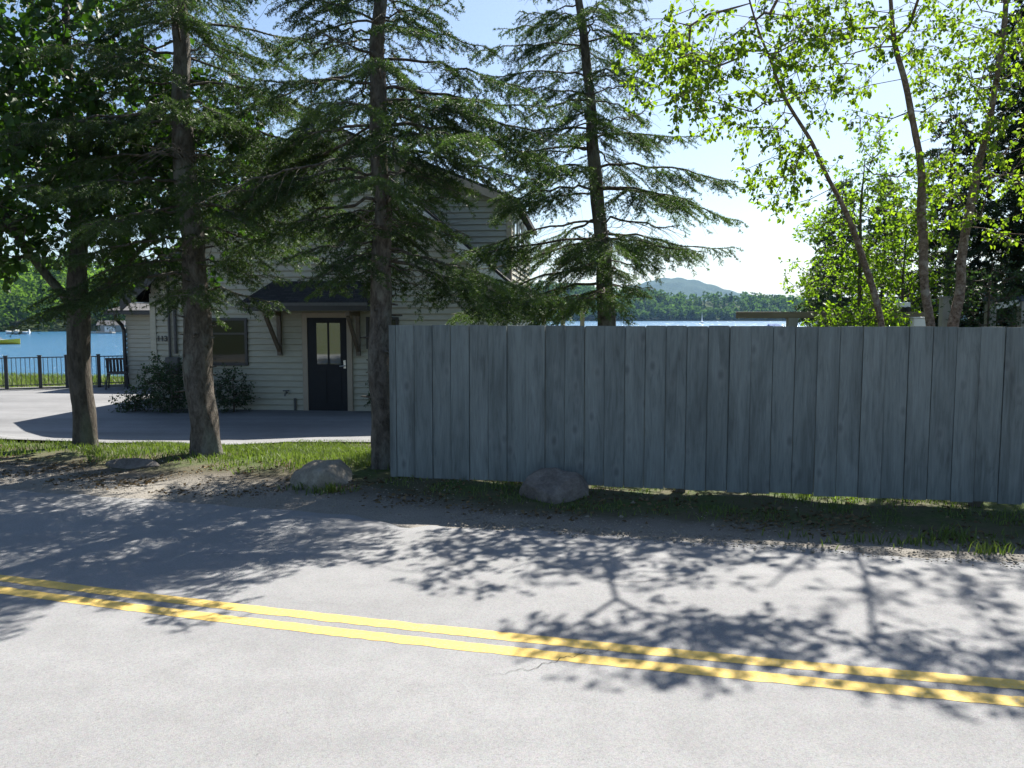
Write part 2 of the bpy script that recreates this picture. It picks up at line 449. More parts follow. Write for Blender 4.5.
# ------------------------------------------------------------------ the setting
def grid_sheet(name, xs, ys, zfun, mat, kind='structure'):
    xs, ys = np.asarray(xs), np.asarray(ys)
    X, Y = np.meshgrid(xs, ys)
    Z = zfun(X, Y)
    V = np.stack([X, Y, Z], -1).reshape(-1, 3)
    nx, ny = len(xs), len(ys)
    i = np.arange(nx - 1)[None, :] + nx * np.arange(ny - 1)[:, None]
    i = i.ravel()
    Fq = np.stack([i, i + 1, i + 1 + nx, i + nx], -1)
    o = mesh_np(name, V, [Fq], mat, smooth=True)
    return tag(o, kind=kind)

def spread(a, b, step, far):
    near = np.arange(a, b + 1e-6, step)
    g = np.array([3, 8, 20, 50, 120, 300, 700, 1500, 3000, far])
    return np.concatenate([a - g[::-1], near, b + g])

def gheight(x, y):
    z = height(x, y)
    t = y + K * x
    road = np.clip((6.15 - t) / 0.25, 0, 1)
    return z - 0.03 * road
gr = grid_sheet('ground', spread(-18, 16, 0.18, 6000), spread(-3, 34, 0.18, 6000), gheight, M['ground'])

rs = np.random.default_rng(11)
# road: a sheet with a ragged far edge
def road_sheet():
    xs = np.concatenate([np.linspace(-400, -16, 25), np.arange(-15.9, 14, 0.08), np.linspace(14.2, 400, 25)])
    wob = (0.07 * np.sin(xs * 1.3) + 0.05 * np.sin(xs * 3.7 + 1) + 0.03 * np.sin(xs * 9.1) + 0.03 * np.sin(xs * 17.3)
           + rs.normal(0, 0.012, len(xs)))
    base = np.interp(xs, [-8, -5, -1.8, -.9, 1.6, 3.4, 8], [6.4, 6.33, 6.22, 5.97, 5.96, 6.14, 6.2])
    t1 = base + wob
    rows = []
    for k in range(7):
        fr = k / 6
        t = -0.6 + (t1 + 0.6) * fr
        z = 0.004 if k < 6 else -0.012
        rows.append(np.stack([xs, t - K * xs, np.full(len(xs), 0.0) + z + (np.where(np.abs(xs) < 18, 0, 0))], -1))
    V = np.concatenate(rows); n = len(xs)
    i = (np.arange(n - 1)[None] + n * np.arange(6)[:, None]).ravel()
    return mesh_np('road', V, [np.stack([i, i + 1, i + 1 + n, i + n], -1)], M['road'])
road = tag(road_sheet(), kind='structure')
def line_sheet(tc, w):
    xs = np.concatenate([np.linspace(-400, -12, 12), np.arange(-11.95, 10, 0.05), np.linspace(10.2, 400, 12)])
    e0 = rs.normal(0, 0.003, len(xs)); e1 = rs.normal(0, 0.003, len(xs))
    sl = 0.004 * np.sin(xs * 0.8) + 0.0095 * (np.clip(xs, -7, 7) + .3) ** 2 - .036
    a = np.stack([xs, tc - w / 2 + e0 + sl - .266 * xs, np.full(len(xs), 0.0055)], -1)
    b = np.stack([xs, tc + w / 2 + e1 + sl - .266 * xs, np.full(len(xs), 0.0055)], -1)
    n = len(xs); i = np.arange(n - 1)
    return mesh_np('centre_line', np.concatenate([a, b]), [np.stack([i, i + 1, i + 1 + n, i + n], -1)], M['paint'], road)
line_sheet(3.918, 0.10); line_sheet(3.747, 0.10)
def crack(pxs, w, name='crack'):
    pts = []
    P = [ground_px(*p) for p in pxs]
    for a, b in zip(P[:-1], P[1:]):
        for k in range(10): pts.append(a + (b - a) * k / 10)
    pts.append(P[-1])
    pts = np.array(pts); n = len(pts)
    pts[:, 1] += .012 * np.sin(np.arange(n) * .55) + .008 * np.sin(np.arange(n) * 1.3)
    d = np.gradient(pts[:, :2], axis=0); d /= np.linalg.norm(d, axis=1)[:, None] + 1e-9
    nn = np.stack([-d[:, 1], d[:, 0]], -1) * (w * (0.8 + .4 * rs.random(n)))[:, None] * np.sin(np.linspace(0.15, PI - 0.1, n))[:, None]
    A = np.concatenate([pts[:, :2] - nn, np.full((n, 1), 0.007)], 1); B = np.concatenate([pts[:, :2] + nn, np.full((n, 1), 0.007)], 1)
    i = np.arange(n - 1)
    mesh_np(name, np.concatenate([A, B]), [np.stack([i, i + 1, i + 1 + n, i + n], -1)], M['tar'], road)
crack([(482, 678), (508, 673), (532, 670), (552, 663), (568, 658), (588, 654), (612, 652), (640, 657)], 0.0017)
crack([(600, 585), (650, 581), (690, 579)], 0.002)

# driveway, doorstep path and mulch bed
def sheet_poly(name, outline, mat, lift, step=0.25):
    """terrain-following sheet inside a polygon (x along rows, boundary fitted)"""
    P = np.array(outline); ys = np.arange(P[:, 1].min(), P[:, 1].max(), step)
    V, Fs = [], []
    n = 90; rows = 0
    for y in ys:
        xc = []
        for a, b in zip(P, np.roll(P, -1, 0)):
            if (a[1] <= y) != (b[1] <= y): xc.append(a[0] + (y - a[1]) / (b[1] - a[1]) * (b[0] - a[0]))
        if len(xc) < 2: continue
        xx = np.linspace(min(xc), max(xc), n)
        V.append(np.stack([xx, np.full(n, y), height(xx, np.full(n, y)) + lift], -1)); rows += 1
    i = (np.arange(n - 1)[None] + n * np.arange(rows - 1)[:, None]).ravel()
    return tag(mesh_np(name, np.concatenate(V), [np.stack([i, i + 1, i + 1 + n, i + n], -1)], mat, smooth=True), kind='structure')
edge = [ground_px(*p)[:2] for p in ((-60, 441), (0, 441), (60, 443), (130, 444.5), (190, 446.5), (220, 447), (260, 445), (300, 442), (340, 438), (376, 433.5))]
HO = np.array([-4.03, 17.7, -0.5])
outline = [tuple(p) for p in edge] + [(-1.2, 13.0), (-0.6, 15.2), (-0.4, 17.4), (-8.1, 18.3), (-8.4, 24.1), (-11.6, 24.4), (-12.6, 24.0), (-14.9, 22.9), (-18.5, 21.4), (-24, 19), (-24, 13), (-16, 12.8)]
drive = sheet_poly('driveway', outline, M['drive'], 0.03, 0.1)

lake = grid_sheet('lake', np.array([-3000, -1200, -500, -200, -80, -30, 0, 30, 80, 200, 500, 1200, 3000]),
                  np.array([25, 40, 80, 160, 320, 640, 1200, 2400, 3500]), lambda x, y: np.full(x.shape, -2.2), M['water'])

# ------------------------------------------------------------------ house
TH = R(-5)
house = empty('house', HO, 'cream clapboard house with steep gable, black door and dark awning behind the trees', 'house', rz=TH)
UL, UR, UC = -4.08, 3.85, -0.115
EL, ER = -4.62, 4.39
SLO = 0.86; ZE = 2.54
def roof_z(u): return ZE + SLO * ((u - EL) if u < UC else (ER - u))
def siding(mb, a, b, z0, ztop, nrm, exp=0.135, top=None):
    """clapboards between plan points a and b; top(s)->max z for s in metres along"""
    a, b = np.array(a), np.array(b); L = np.linalg.norm(b - a); d = (b - a) / L; nrm = np.array(nrm)
    z = z0
    while z < ztop - 0.01:
        z1 = min(z + exp, ztop)
        s0, s1, s2, s3 = 0.0, L, L, 0.0
        if top is not None:
            ss = np.linspace(0, L, 400); tz = np.array([top(s) for s in ss])
            okb = ss[tz >= z + 0.005]; okt = ss[tz >= z1 - 0.005]
            if len(okb) < 2: break
            if len(okt) < 2: okt = np.array([okb.mean() - 0.02, okb.mean() + 0.02])
            s0, s1, s3, s2 = okb[0], okb[-1], okt[0], okt[-1]
        pr, fl = nrm * 0.032, nrm * 0.004
        def P(s, zz, off): q = a + d * s + off; return (q[0], q[1], zz)
        vs = [P(s0, z, pr), P(s1, z, pr), P(s2, z1 - .02, fl), P(s3, z1 - .02, fl), P(s0, z, fl * 0), P(s1, z, fl * 0)]
        mb.add(vs, [(0, 1, 2, 3), (4, 5, 1, 0), (0, 3, 4), (1, 5, 2)])
        z = z1
w = MB()
siding(w, (UL, 0), (UR, 0), -0.12, 7, (0, -1), top=lambda s: roof_z(UL + s) - 0.16)
siding(w, (UR, 0), (UR, 9), -0.3, 2.75, (1, 0)); siding(w, (UL, 9), (UL, 0), -0.3, 2.75, (-1, 0))
w.prism([(UL + .01, .012, -.4), (UR - .01, .012, -.4), (UR - .01, .012, roof_z(UR) - .17), (UC, .012, roof_z(UC) - .17), (UL + .01, .012, roof_z(UL) - .17)], (0, 8.9, 0))
w.build('wall', M['siding'], house)
for u0_, u1_ in ((UL - .03, UL + .10), (UR - .10, UR + .03)):
    cb = MB(); cb.box(u0_, u1_, -.045, .10, -.12, 2.62); cb.build('corner_board', M['siding'], house, bevel=.004)
rf = MB()
for (ue, ) in ((EL,), (ER,)):
    zr = ZE + SLO * (UC - EL)
    rf.prism([(ue, -.36, ZE - .10), (ue, -.36, ZE), (UC, -.36, zr), (UC, -.36, zr - .12)], (0, 9.7, 0))
roof = rf.build('roof', M['shingle'], house)
for ue in (EL, ER):
    bg = MB(); zr = ZE + SLO * (UC - EL); s = 1 if ue > UC else -1
    bg.prism([(ue - .02 * s, -.385, ZE - .33), (ue - .02 * s, -.385, ZE - .06), (UC, -.385, zr - .06), (UC, -.385, zr - .36)], (0, .03, 0))
    bg.build('bargeboard', M['dark_frame'] if ue < UC else M['trim'], roof)  # left board coloured dark to stand in for shade, right board pale
for ue in (EL, ER):
    sf = MB(); s = 1 if ue > UC else -1
    sf.box(min(ue, UC if False else (UL if s < 0 else UR)), max(ue, (UL if s < 0 else UR)), -.34, 9.2, ZE - .135, ZE - .115)
    sf.build('soffit', M['trim'], roof)
# shed dormer on the right slope: cheek wall towards the road, long wall with windows to the right
DV0, DV1, DU = 0.9, 7.5, 3.93
DZ = lambda u: 6.42 - 0.40 * (u - UC)
dm = MB()
siding(dm, (UC + .4, DV0), (DU, DV0), 2.7, 6.6, (0, -1), top=lambda s: DZ(UC + .4 + s) - .14)
siding(dm, (DU, DV0), (DU, DV1), 2.7, DZ(DU) - .14, (1, 0))
dm.prism([(UC + .4, DV0 + .012, 2.7), (DU - .012, DV0 + .012, 2.7), (DU - .012, DV0 + .012, DZ(DU) - .16), (UC + .4, DV0 + .012, DZ(UC + .4) - .16)], (0, DV1 - DV0 - .03, 0))
dm.build('dormer_wall', M['siding'], house)
dr = MB(); dr.prism([(UC + .05, DV0 - .3, DZ(UC + .05) - .12), (DU + .22, DV0 - .3, DZ(DU + .22) - .12), (DU + .22, DV0 - .3, DZ(DU + .22)), (UC + .05, DV0 - .3, DZ(UC + .05))], (0, DV1 - DV0 + .6, 0))
dro = dr.build('dormer_roof', M['shingle'], house)
df = MB(); df.prism([(UC + .3, DV0 - .325, DZ(UC + .3) - .24), (DU + .22, DV0 - .325, DZ(DU + .22) - .24), (DU + .22, DV0 - .325, DZ(DU + .22) - .07), (UC + .3, DV0 - .325, DZ(UC + .3) - .07)], (0, .024, 0))
df.build('fascia', M['beige'], dro)
cbd = MB(); cbd.box(DU - .09, DU + .035, DV0 - .03, DV0 + .09, 2.9, DZ(DU) - .15); cbd.build('dormer_corner', M['cedar'], house)
for k in range(3):
    v0 = DV0 + .5 + k * 1.5
    fr = MB()
    z0, z1 = 3.45, 4.5
    for (a, b, c, d) in ((v0, v0 + .08, z0, z1), (v0 + 1.0, v0 + 1.08, z0, z1), (v0, v0 + 1.08, z0 - .08, z0), (v0, v0 + 1.08, z1, z1 + .08)):
        fr.box(DU + .01, DU + .06, a, b, c, d)
    f = fr.build('dormer_window', M['white'], house)
    pn = MB(); pn.box(DU + .022, DU + .035, v0 + .08, v0 + 1.0, z0, z1); pn.build('pane', M['pane'], f)
# low wing set back on the left
wing = MB()
WV = 5.9; WL = -8.2
siding(wing, (WL, WV), (UL - .03, WV), -.16, 2.22, (0, -1)); siding(wing, (WL, 9), (WL, WV), -.16, 2.22, (-1, 0))
wing.box(WL + .012, UL - .04, WV + .012, 9, -.4, 2.2); wing.build('wing_wall', M['siding'], house)
wr = MB(); wr.prism([(WL - .40, WV - .35, 2.20), (WL - .40, WV - .35, 2.30), (WL - .40, WV + 3.2, 2.92), (WL - .40, WV + 3.2, 2.82)], (8.2 - 4.1 + .38, 0, 0))
wro = wr.build('wing_roof', M['shingle_grey'], house)
gt = MB(); gt.bar((WL - .42, WV - .40, 2.22), (UL - .06, WV - .40, 2.22), .10, .10); gt.build('gutter', M['dark_frame'], wro)
ds = MB(); ds.tube([(WL - .1, WV - .40, 2.18), (WL - .08, WV - .36, 2.02), (WL - .04, WV - .16, 1.86), (WL - .03, WV - .08, 1.70), (WL - .03, WV - .08, -.10)], .055, 8)
ds.build('downspout', M['dark_frame'], house)
# door
dt = MB()
dt.box(-.60, -.485, -.075, .0, .02, 2.20); dt.box(.405, .52, -.075, .0, .02, 2.20); dt.box(-.485, .405, -.075, .0, 2.085, 2.20); dt.box(-.62, .54, -.09, .0, -.05, .02)
dt.build('door_trim', M['beige'], house, bevel=.004)
dd = MB()
D0, D1 = -.485, .405; G0, G1, GZ0, GZ1 = -.285, .255, 1.06, 1.97
dd.box(D0, G0, -.056, .005, .02, 2.085); dd.box(G1, D1, -.056, .005, .02, 2.085)
dd.box(G0, G1, -.056, .005, .02, GZ0); dd.box(G0, G1, -.056, .005, GZ1, 2.085)
for (a, b) in ((D0 + .13, -.07), (.0, D1 - .13)):           # lower raised panels
    dd.box(a, b, -.066, -.056, .20, .92)
door = dd.build('door', M['door'], house)
ml = MB(); ml.box(-.035, .005, -.054, .0, GZ0, GZ1); ml.build('mullion', M['door'], door)
pn = MB(); pn.box(G0, -.035, -.044, -.038, GZ0, GZ1); pn.box(.005, G1, -.044, -.038, GZ0, GZ1); pn.build('pane', M['pane'], door)
hd = MB(); hd.box(.325, .375, -.066, -.056, .97, 1.15); hd.tube([(.35, -.06, 1.03), (.35, -.12, 1.03)], .014, 8); hd.tube([(.36, -.12, 1.03), (.25, -.125, 1.02)], .012, 8); hd.tube([(.35, -.06, 1.12), (.35, -.085, 1.12)], .025, 10)
hd.build('handle', M['steel'], door)
def window(u0, u1, z0, z1, mull=True):
    fr = MB(); t = .06
    fr.box(u0 - t, u0, -.065, 0, z0 - t, z1 + t); fr.box(u1, u1 + t, -.065, 0, z0 - t, z1 + t)
    fr.box(u0, u1, -.065, 0, z1, z1 + t); fr.box(u0, u1, -.08, 0, z0 - t, z0)
    o = fr.build('window', M['dark_frame'], house, bevel=.003)
    p = MB(); p.box(u0, u1, -.042, -.036, z0, z1); p.build('pane', M['pane_dark'], o)
    if mull:
        s = MB(); s.box(u0, u1, -.055, -.043, (z0 + z1) / 2 + .16, (z0 + z1) / 2 + .20); s.build('sash_rail', M['dark_frame'], o)
window(-2.72, -1.92, 1.08, 2.02); window(.90, 1.50, 1.46, 2.04, False)
# awning over the door
aw = MB()
AL, AR = -1.62, 1.10
tz, bz = 2.90, 2.42
vs = [(AL + .38, 0, tz), (AR - .38, 0, tz), (AR, -.92, bz), (AL, -.92, bz), (AL, 0, bz), (AR, 0, bz)]
vs2 = [(x, y, z - .07) for x, y, z in vs]
aw.add(vs + vs2, [(0, 3, 2, 1), (0, 4, 3), (1, 2, 5), (3, 4, 10, 9), (2, 3, 9, 8), (5, 2, 8, 11), (8, 9, 10, 11)])
awn = aw.build('awning', M['shingle'], house)
af = MB(); af.box(AL, AR, -.935, -.905, bz - .19, bz - .075); af.box(AL, AL + .03, -.905, -.02, bz - .19, bz - .075); af.box(AR - .03, AR, -.905, -.02, bz - .19, bz - .075)
af.build('fascia', M['dark_frame'], awn)
de = MB(); de.box(AL - .02, AR + .02, -.955, -.94, bz - .085, bz - .02); de.build('drip_edge', M['conduit'], awn)
for u in (-1.12, .66):
    b = MB(); b.box(u - .045, u + .045, -.10, -.02, 1.25, 2.22); b.box(u - .045, u + .045, -.85, -.10, 2.13, 2.22)
    b.bar((u, -.08, 1.36), (u, -.80, 2.12), .07, .08); b.build('bracket', M['wood_br'], awn, bevel=.004)
for u, r in ((-3.66, .028), (-3.52, .036)):
    c = MB(); c.tube([(u, -.06, 1.15 if r < .03 else 1.28), (u, -.06, 3.05)], r, 8)
    c.build('conduit', M['conduit'], house)
mb_ = MB(); mb_.box(-3.74, -3.44, -.14, -.02, .82, 1.20); mb_.build('meter_box', M['conduit'], house, bevel=.01)
fc = MB(); fc.tube([(-.98, -.02, .42), (-.98, -.14, .42), (-.98, -.18, .36)], .018, 8); fc.tube([(-1.05, -.10, .47), (-.91, -.10, .47)], .014, 8); fc.tube([(-.98, -.10, .42), (-.98, -.10, .47)], .01, 6)
fc.tube([(-.80, -.05, .0), (-.80, -.05, .30)], .03, 8); fc.build('hose_faucet', M['conduit'], house)
tcv = bpy.data.curves.new('house_number', 'FONT'); tcv.body = '113'; tcv.size = .17; tcv.extrude = .006; tcv.offset = .004
tmp = bpy.data.objects.new('tmp_text', tcv); C.objects.link(tmp)
dg = bpy.context.evaluated_depsgraph_get(); me = bpy.data.meshes.new_from_object(tmp.evaluated_get(dg))
bpy.data.objects.remove(tmp)
me.materials.clear(); me.materials.append(M['black_metal'])
hn = link(bpy.data.objects.new('house_number', me), house); hn.rotation_euler = (PI / 2, 0, 0); hn.location = (-4.0 + .03, -.035, 1.56)

def hw(u, v, z=0):                                  # house coords -> world
    c, s = math.cos(TH), math.sin(TH)
    return np.array([HO[0] + c * u - s * v, HO[1] + s * u + c * v, HO[2] + z])
pa = MB(); pa.box(-1.9, 2.3, -1.05, -.10, -.2, .0); po = pa.build('path', M['concrete'], bevel=.01); po.location = tuple(HO); po.rotation_euler = (0, 0, TH); tag(po, kind='structure')
bd = MB(); bd.box(-5.6, -1.95, -.75, -.03, -.2, .015); bo = bd.build('flower_bed', M['mulch']); bo.location = tuple(HO); bo.rotation_euler = (0, 0, TH); tag(bo, kind='structure')
dmt = MB(); dmt.box(-.55, .45, -.98, -.36, .001, .016); dm_o = dmt.build('doormat', M['mat'], bevel=.004); dm_o.location = tuple(HO); dm_o.rotation_euler = (0, 0, TH)
tag(dm_o, 'pale grey doormat on the step in front of the black door', 'doormat')

# porch railing posts seen past the right end of the house
pr = empty('porch_railing', hw(4.6, 2.6, 0), 'tan wooden porch railing just beyond the right end of the house', 'railing', rz=TH)
for k in range(3):
    p = MB(); p.box(k * .48 - .055, k * .48 + .055, -.05, .05, -.6, 2.32); p.build('post', M['cedar'], pr, bevel=.006)
p = MB(); p.box(-.4, 1.35, -.07, .07, 2.32, 2.37); p.build('top_rail', M['cedar'], pr)
p = MB(); p.box(-.4, 1.35, -.025, .025, 1.45, 1.52); p.build('bottom_rail', M['cedar'], pr)

# ------------------------------------------------------------------ board fence
FA = np.array([*at(391, 478, 7.72)[:2]]); FB = np.array([*at(1024, 506, 6.58)[:2]])
fd = (FB - FA) / np.linalg.norm(FB - FA); fang = math.atan2(fd[1], fd[0])
fence = empty('board_fence', (FA[0], FA[1], 0), 'tall blue-grey stained fence of vertical wooden boards along the road', 'fence', rz=fang)
bm_ = MB(); x = 0.0; rr = random.Random(3)
k = 0
lean = 0.0
while x < 9.5:
    wd = .068 if k == 0 else .183 + rr.uniform(-.003, .003)
    g = .0035 + rr.uniform(0, .0025)
    zb = .045 + rr.uniform(-.008, .008) ; zt = 1.522 + rr.uniform(-.004, .004) - 0.0006 * x
    yo = rr.uniform(-.004, .004) + (.008 if k % 2 else 0); sk = rr.uniform(-.003, .003); cup = rr.uniform(-.003, .003)
    x0, x1 = x + g / 2, x + wd - g / 2
    xm = (x0 + x1) / 2
    vs = []
    for yy in (yo - .019, yo):
        for (zz, dx) in ((zb, 0), (zt, sk)):
            vs += [(x0 + dx, yy, zz), (xm + dx, yy - cup, zz + rr.uniform(-.001, .001)), (x1 + dx, yy, zz)]
    bm_.add(vs, [(0, 1, 4, 3), (1, 2, 5, 4), (7, 6, 9, 10), (8, 7, 10, 11), (0, 3, 9, 6), (5, 2, 8, 11), (3, 4, 10, 9), (4, 5, 11, 10), (1, 0, 6, 7), (2, 1, 7, 8)])
    bm_.box(x + wd - .02, x + wd + .02, .0245, .034, zb + .01, zt - .012)
    x += wd; k += 1
bm_.build('board_panel', M['fence'], fence)
for i, xx in enumerate((.05, 3.02 - .25, 5.25, 7.7)):
    p = MB(); p.box(xx - .045, xx + .045, .074, .164, -.4, 1.47); p.build('post', M['fence_post'], fence)
for zz in (.35, 1.2):
    p = MB(); p.box(0.0, 9.4, .036, .073, zz - .045, zz + .045); p.build('rail', M['fence_post'], fence)

# ------------------------------------------------------------------ rocks
def rock(name, px, py, wpx, dep, hgt, mat, seed, label, flat=False, dy=0.0):
    import bmesh
    g = ground_px(px, py); g[1] += dy; Y = g[1]
    W = wpx / F * Y
    bm = bmesh.new(); bmesh.ops.create_icosphere(bm, subdivisions=5, radius=1)
    r = np.random.default_rng(seed)
    planes = [(Vector(r.normal(size=3)).normalized(), r.uniform(.58, .86)) for _ in range(19)]
    fr = r.normal(size=(7, 3)) * 2.6; ph = r.random(7) * 6; fr2 = r.normal(size=(9, 3)) * 9
    for v in bm.verts:
        c = v.co.copy()
        for n, d in planes:
            e = c.dot(n) - d
            if e > 0: c -= n * e * .85
        s = 1 + .05 * sum(math.sin(Vector(q).dot(c) + p) for q, p in zip(fr, ph)) / 2.5 + .012 * sum(math.sin(Vector(q).dot(c)) for q in fr2) / 2
        c *= s
        z = c.z
        v.co = Vector((c.x * W * .56, c.y * dep, (z if z > 0 else z * .5) * hgt))
    for f in bm.faces: f.smooth = True
    me = bpy.data.meshes.new(name); bm.to_mesh(me); bm.free(); me.materials.append(mat)
    o = link(bpy.data.objects.new(name, me)); o.location = (g[0], g[1], g[2] - hgt * .14)
    return tag(o, label, 'rock')
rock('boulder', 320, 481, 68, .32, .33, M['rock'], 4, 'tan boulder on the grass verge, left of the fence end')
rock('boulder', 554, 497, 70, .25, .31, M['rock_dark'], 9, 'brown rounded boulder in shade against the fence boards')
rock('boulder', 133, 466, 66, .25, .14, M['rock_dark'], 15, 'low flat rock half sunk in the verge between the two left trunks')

# ------------------------------------------------------------------ foliage builders
def unit(a): return a / (np.linalg.norm(a, axis=-1, keepdims=True) + 1e-9)

def tubes(P0, P1, R0, R1, n=4):
    """separate frustums for edge lists"""
    d = unit(P1 - P0)
    ref = np.where(np.abs(d[:, 2:3]) < .9, np.array([[0, 0, 1.]]), np.array([[1., 0, 0]]))
    e1 = unit(np.cross(d, ref)); e2 = np.cross(d, e1)
    an = 2 * PI * np.arange(n) / n
    ring = e1[:, None] * np.cos(an)[None, :, None] + e2[:, None] * np.sin(an)[None, :, None]
    V = np.concatenate([P0[:, None] + ring * R0[:, None, None], P1[:, None] + ring * R1[:, None, None]], 1)
    b = (2 * n * np.arange(len(P0)))[:, None]
    k = np.arange(n); k2 = (k + 1) % n
    Fq = np.stack([b + k, b + k2, b + n + k2, b + n + k], -1).reshape(-1, 4)
    return V.reshape(-1, 3), Fq

def trunk_mesh(path, rad, n=18, seed=0, lump=.06, flare=True, kink=.012):
    """smooth lumpy trunk through path points (local)"""
    r = np.random.default_rng(seed)
    path = np.asarray(path, float); s = np.concatenate([[0], np.cumsum(np.linalg.norm(np.diff(path, axis=0), axis=1))])
    m = max(12, int(s[-1] / .10)); q = np.linspace(0, s[-1], m)
    P = np.stack([np.interp(q, s, path[:, i]) for i in range(3)], -1)
    for _ in range(3): P[1:-1] = (P[:-2] + 2 * P[1:-1] + P[2:]) / 4
    P[:, 0] += kink * np.sin(q * 2.3 + seed) + kink * .5 * np.sin(q * 5.9 + 2 * seed); P[:, 1] += kink * np.sin(q * 1.9 + seed * 2)
    Rr = np.interp(q, s, rad)
    if flare: Rr = Rr * (1 + .38 * np.exp(-q / .13))
    an = 2 * PI * np.arange(n) / n
    lum = 1 + lump * (np.sin(an[None] * 2 + q[:, None] * 3.1 + seed) + .7 * np.sin(an[None] * 3 - q[:, None] * 5.3 + 2 * seed) + .6 * np.sin(an[None] * 5 + q[:, None] * 9)) + r.normal(0, lump * .25, (m, n))
    if flare: lum += (.16 * np.exp(-q / .10))[:, None] * np.sin(an[None] * 5 + seed)
    ring = np.stack([np.cos(an)[None] * lum * Rr[:, None], np.sin(an)[None] * lum * Rr[:, None], np.zeros((m, n))], -1)
    V = (P[:, None] + ring).reshape(-1, 3)
    i = (np.arange(m - 1)[:, None] * n); k = np.arange(n); k2 = (k + 1) % n
    Fq = np.stack([i + k, i + k2, i + n + k2, i + n + k], -1).reshape(-1, 4)
    return V, Fq, P, q, Rr

def needles(S0, S1, tone, dens, ln, wd, r):
    """triangular needles scattered along segments"""
    L = np.linalg.norm(S1 - S0, axis=1)
    cnt = np.floor(L * dens + r.random(len(L))).astype(int)
    idx = np.repeat(np.arange(len(L)), cnt); N = len(idx)
    d = unit(S1 - S0)[idx]
    base = S0[idx] + (S1 - S0)[idx] * r.random(N)[:, None]
    rv = unit(r.normal(size=(N, 3))); perp = unit(np.cross(d, rv))
    perp[:, 2] += .12
    dirn = unit(d * r.uniform(.25, .8, N)[:, None] + perp)
    side = unit(np.cross(dirn, rv)) * (wd * r.uniform(.7, 1.3, N) / 2)[:, None]
    tip = base + dirn * (ln * r.uniform(.7, 1.2, N))[:, None]
    V = np.stack([base - side, base + side, tip], 1).reshape(-1, 3)
    Ft = np.arange(3 * N).reshape(-1, 3)
    return V, Ft, np.repeat(tone[idx], 3)

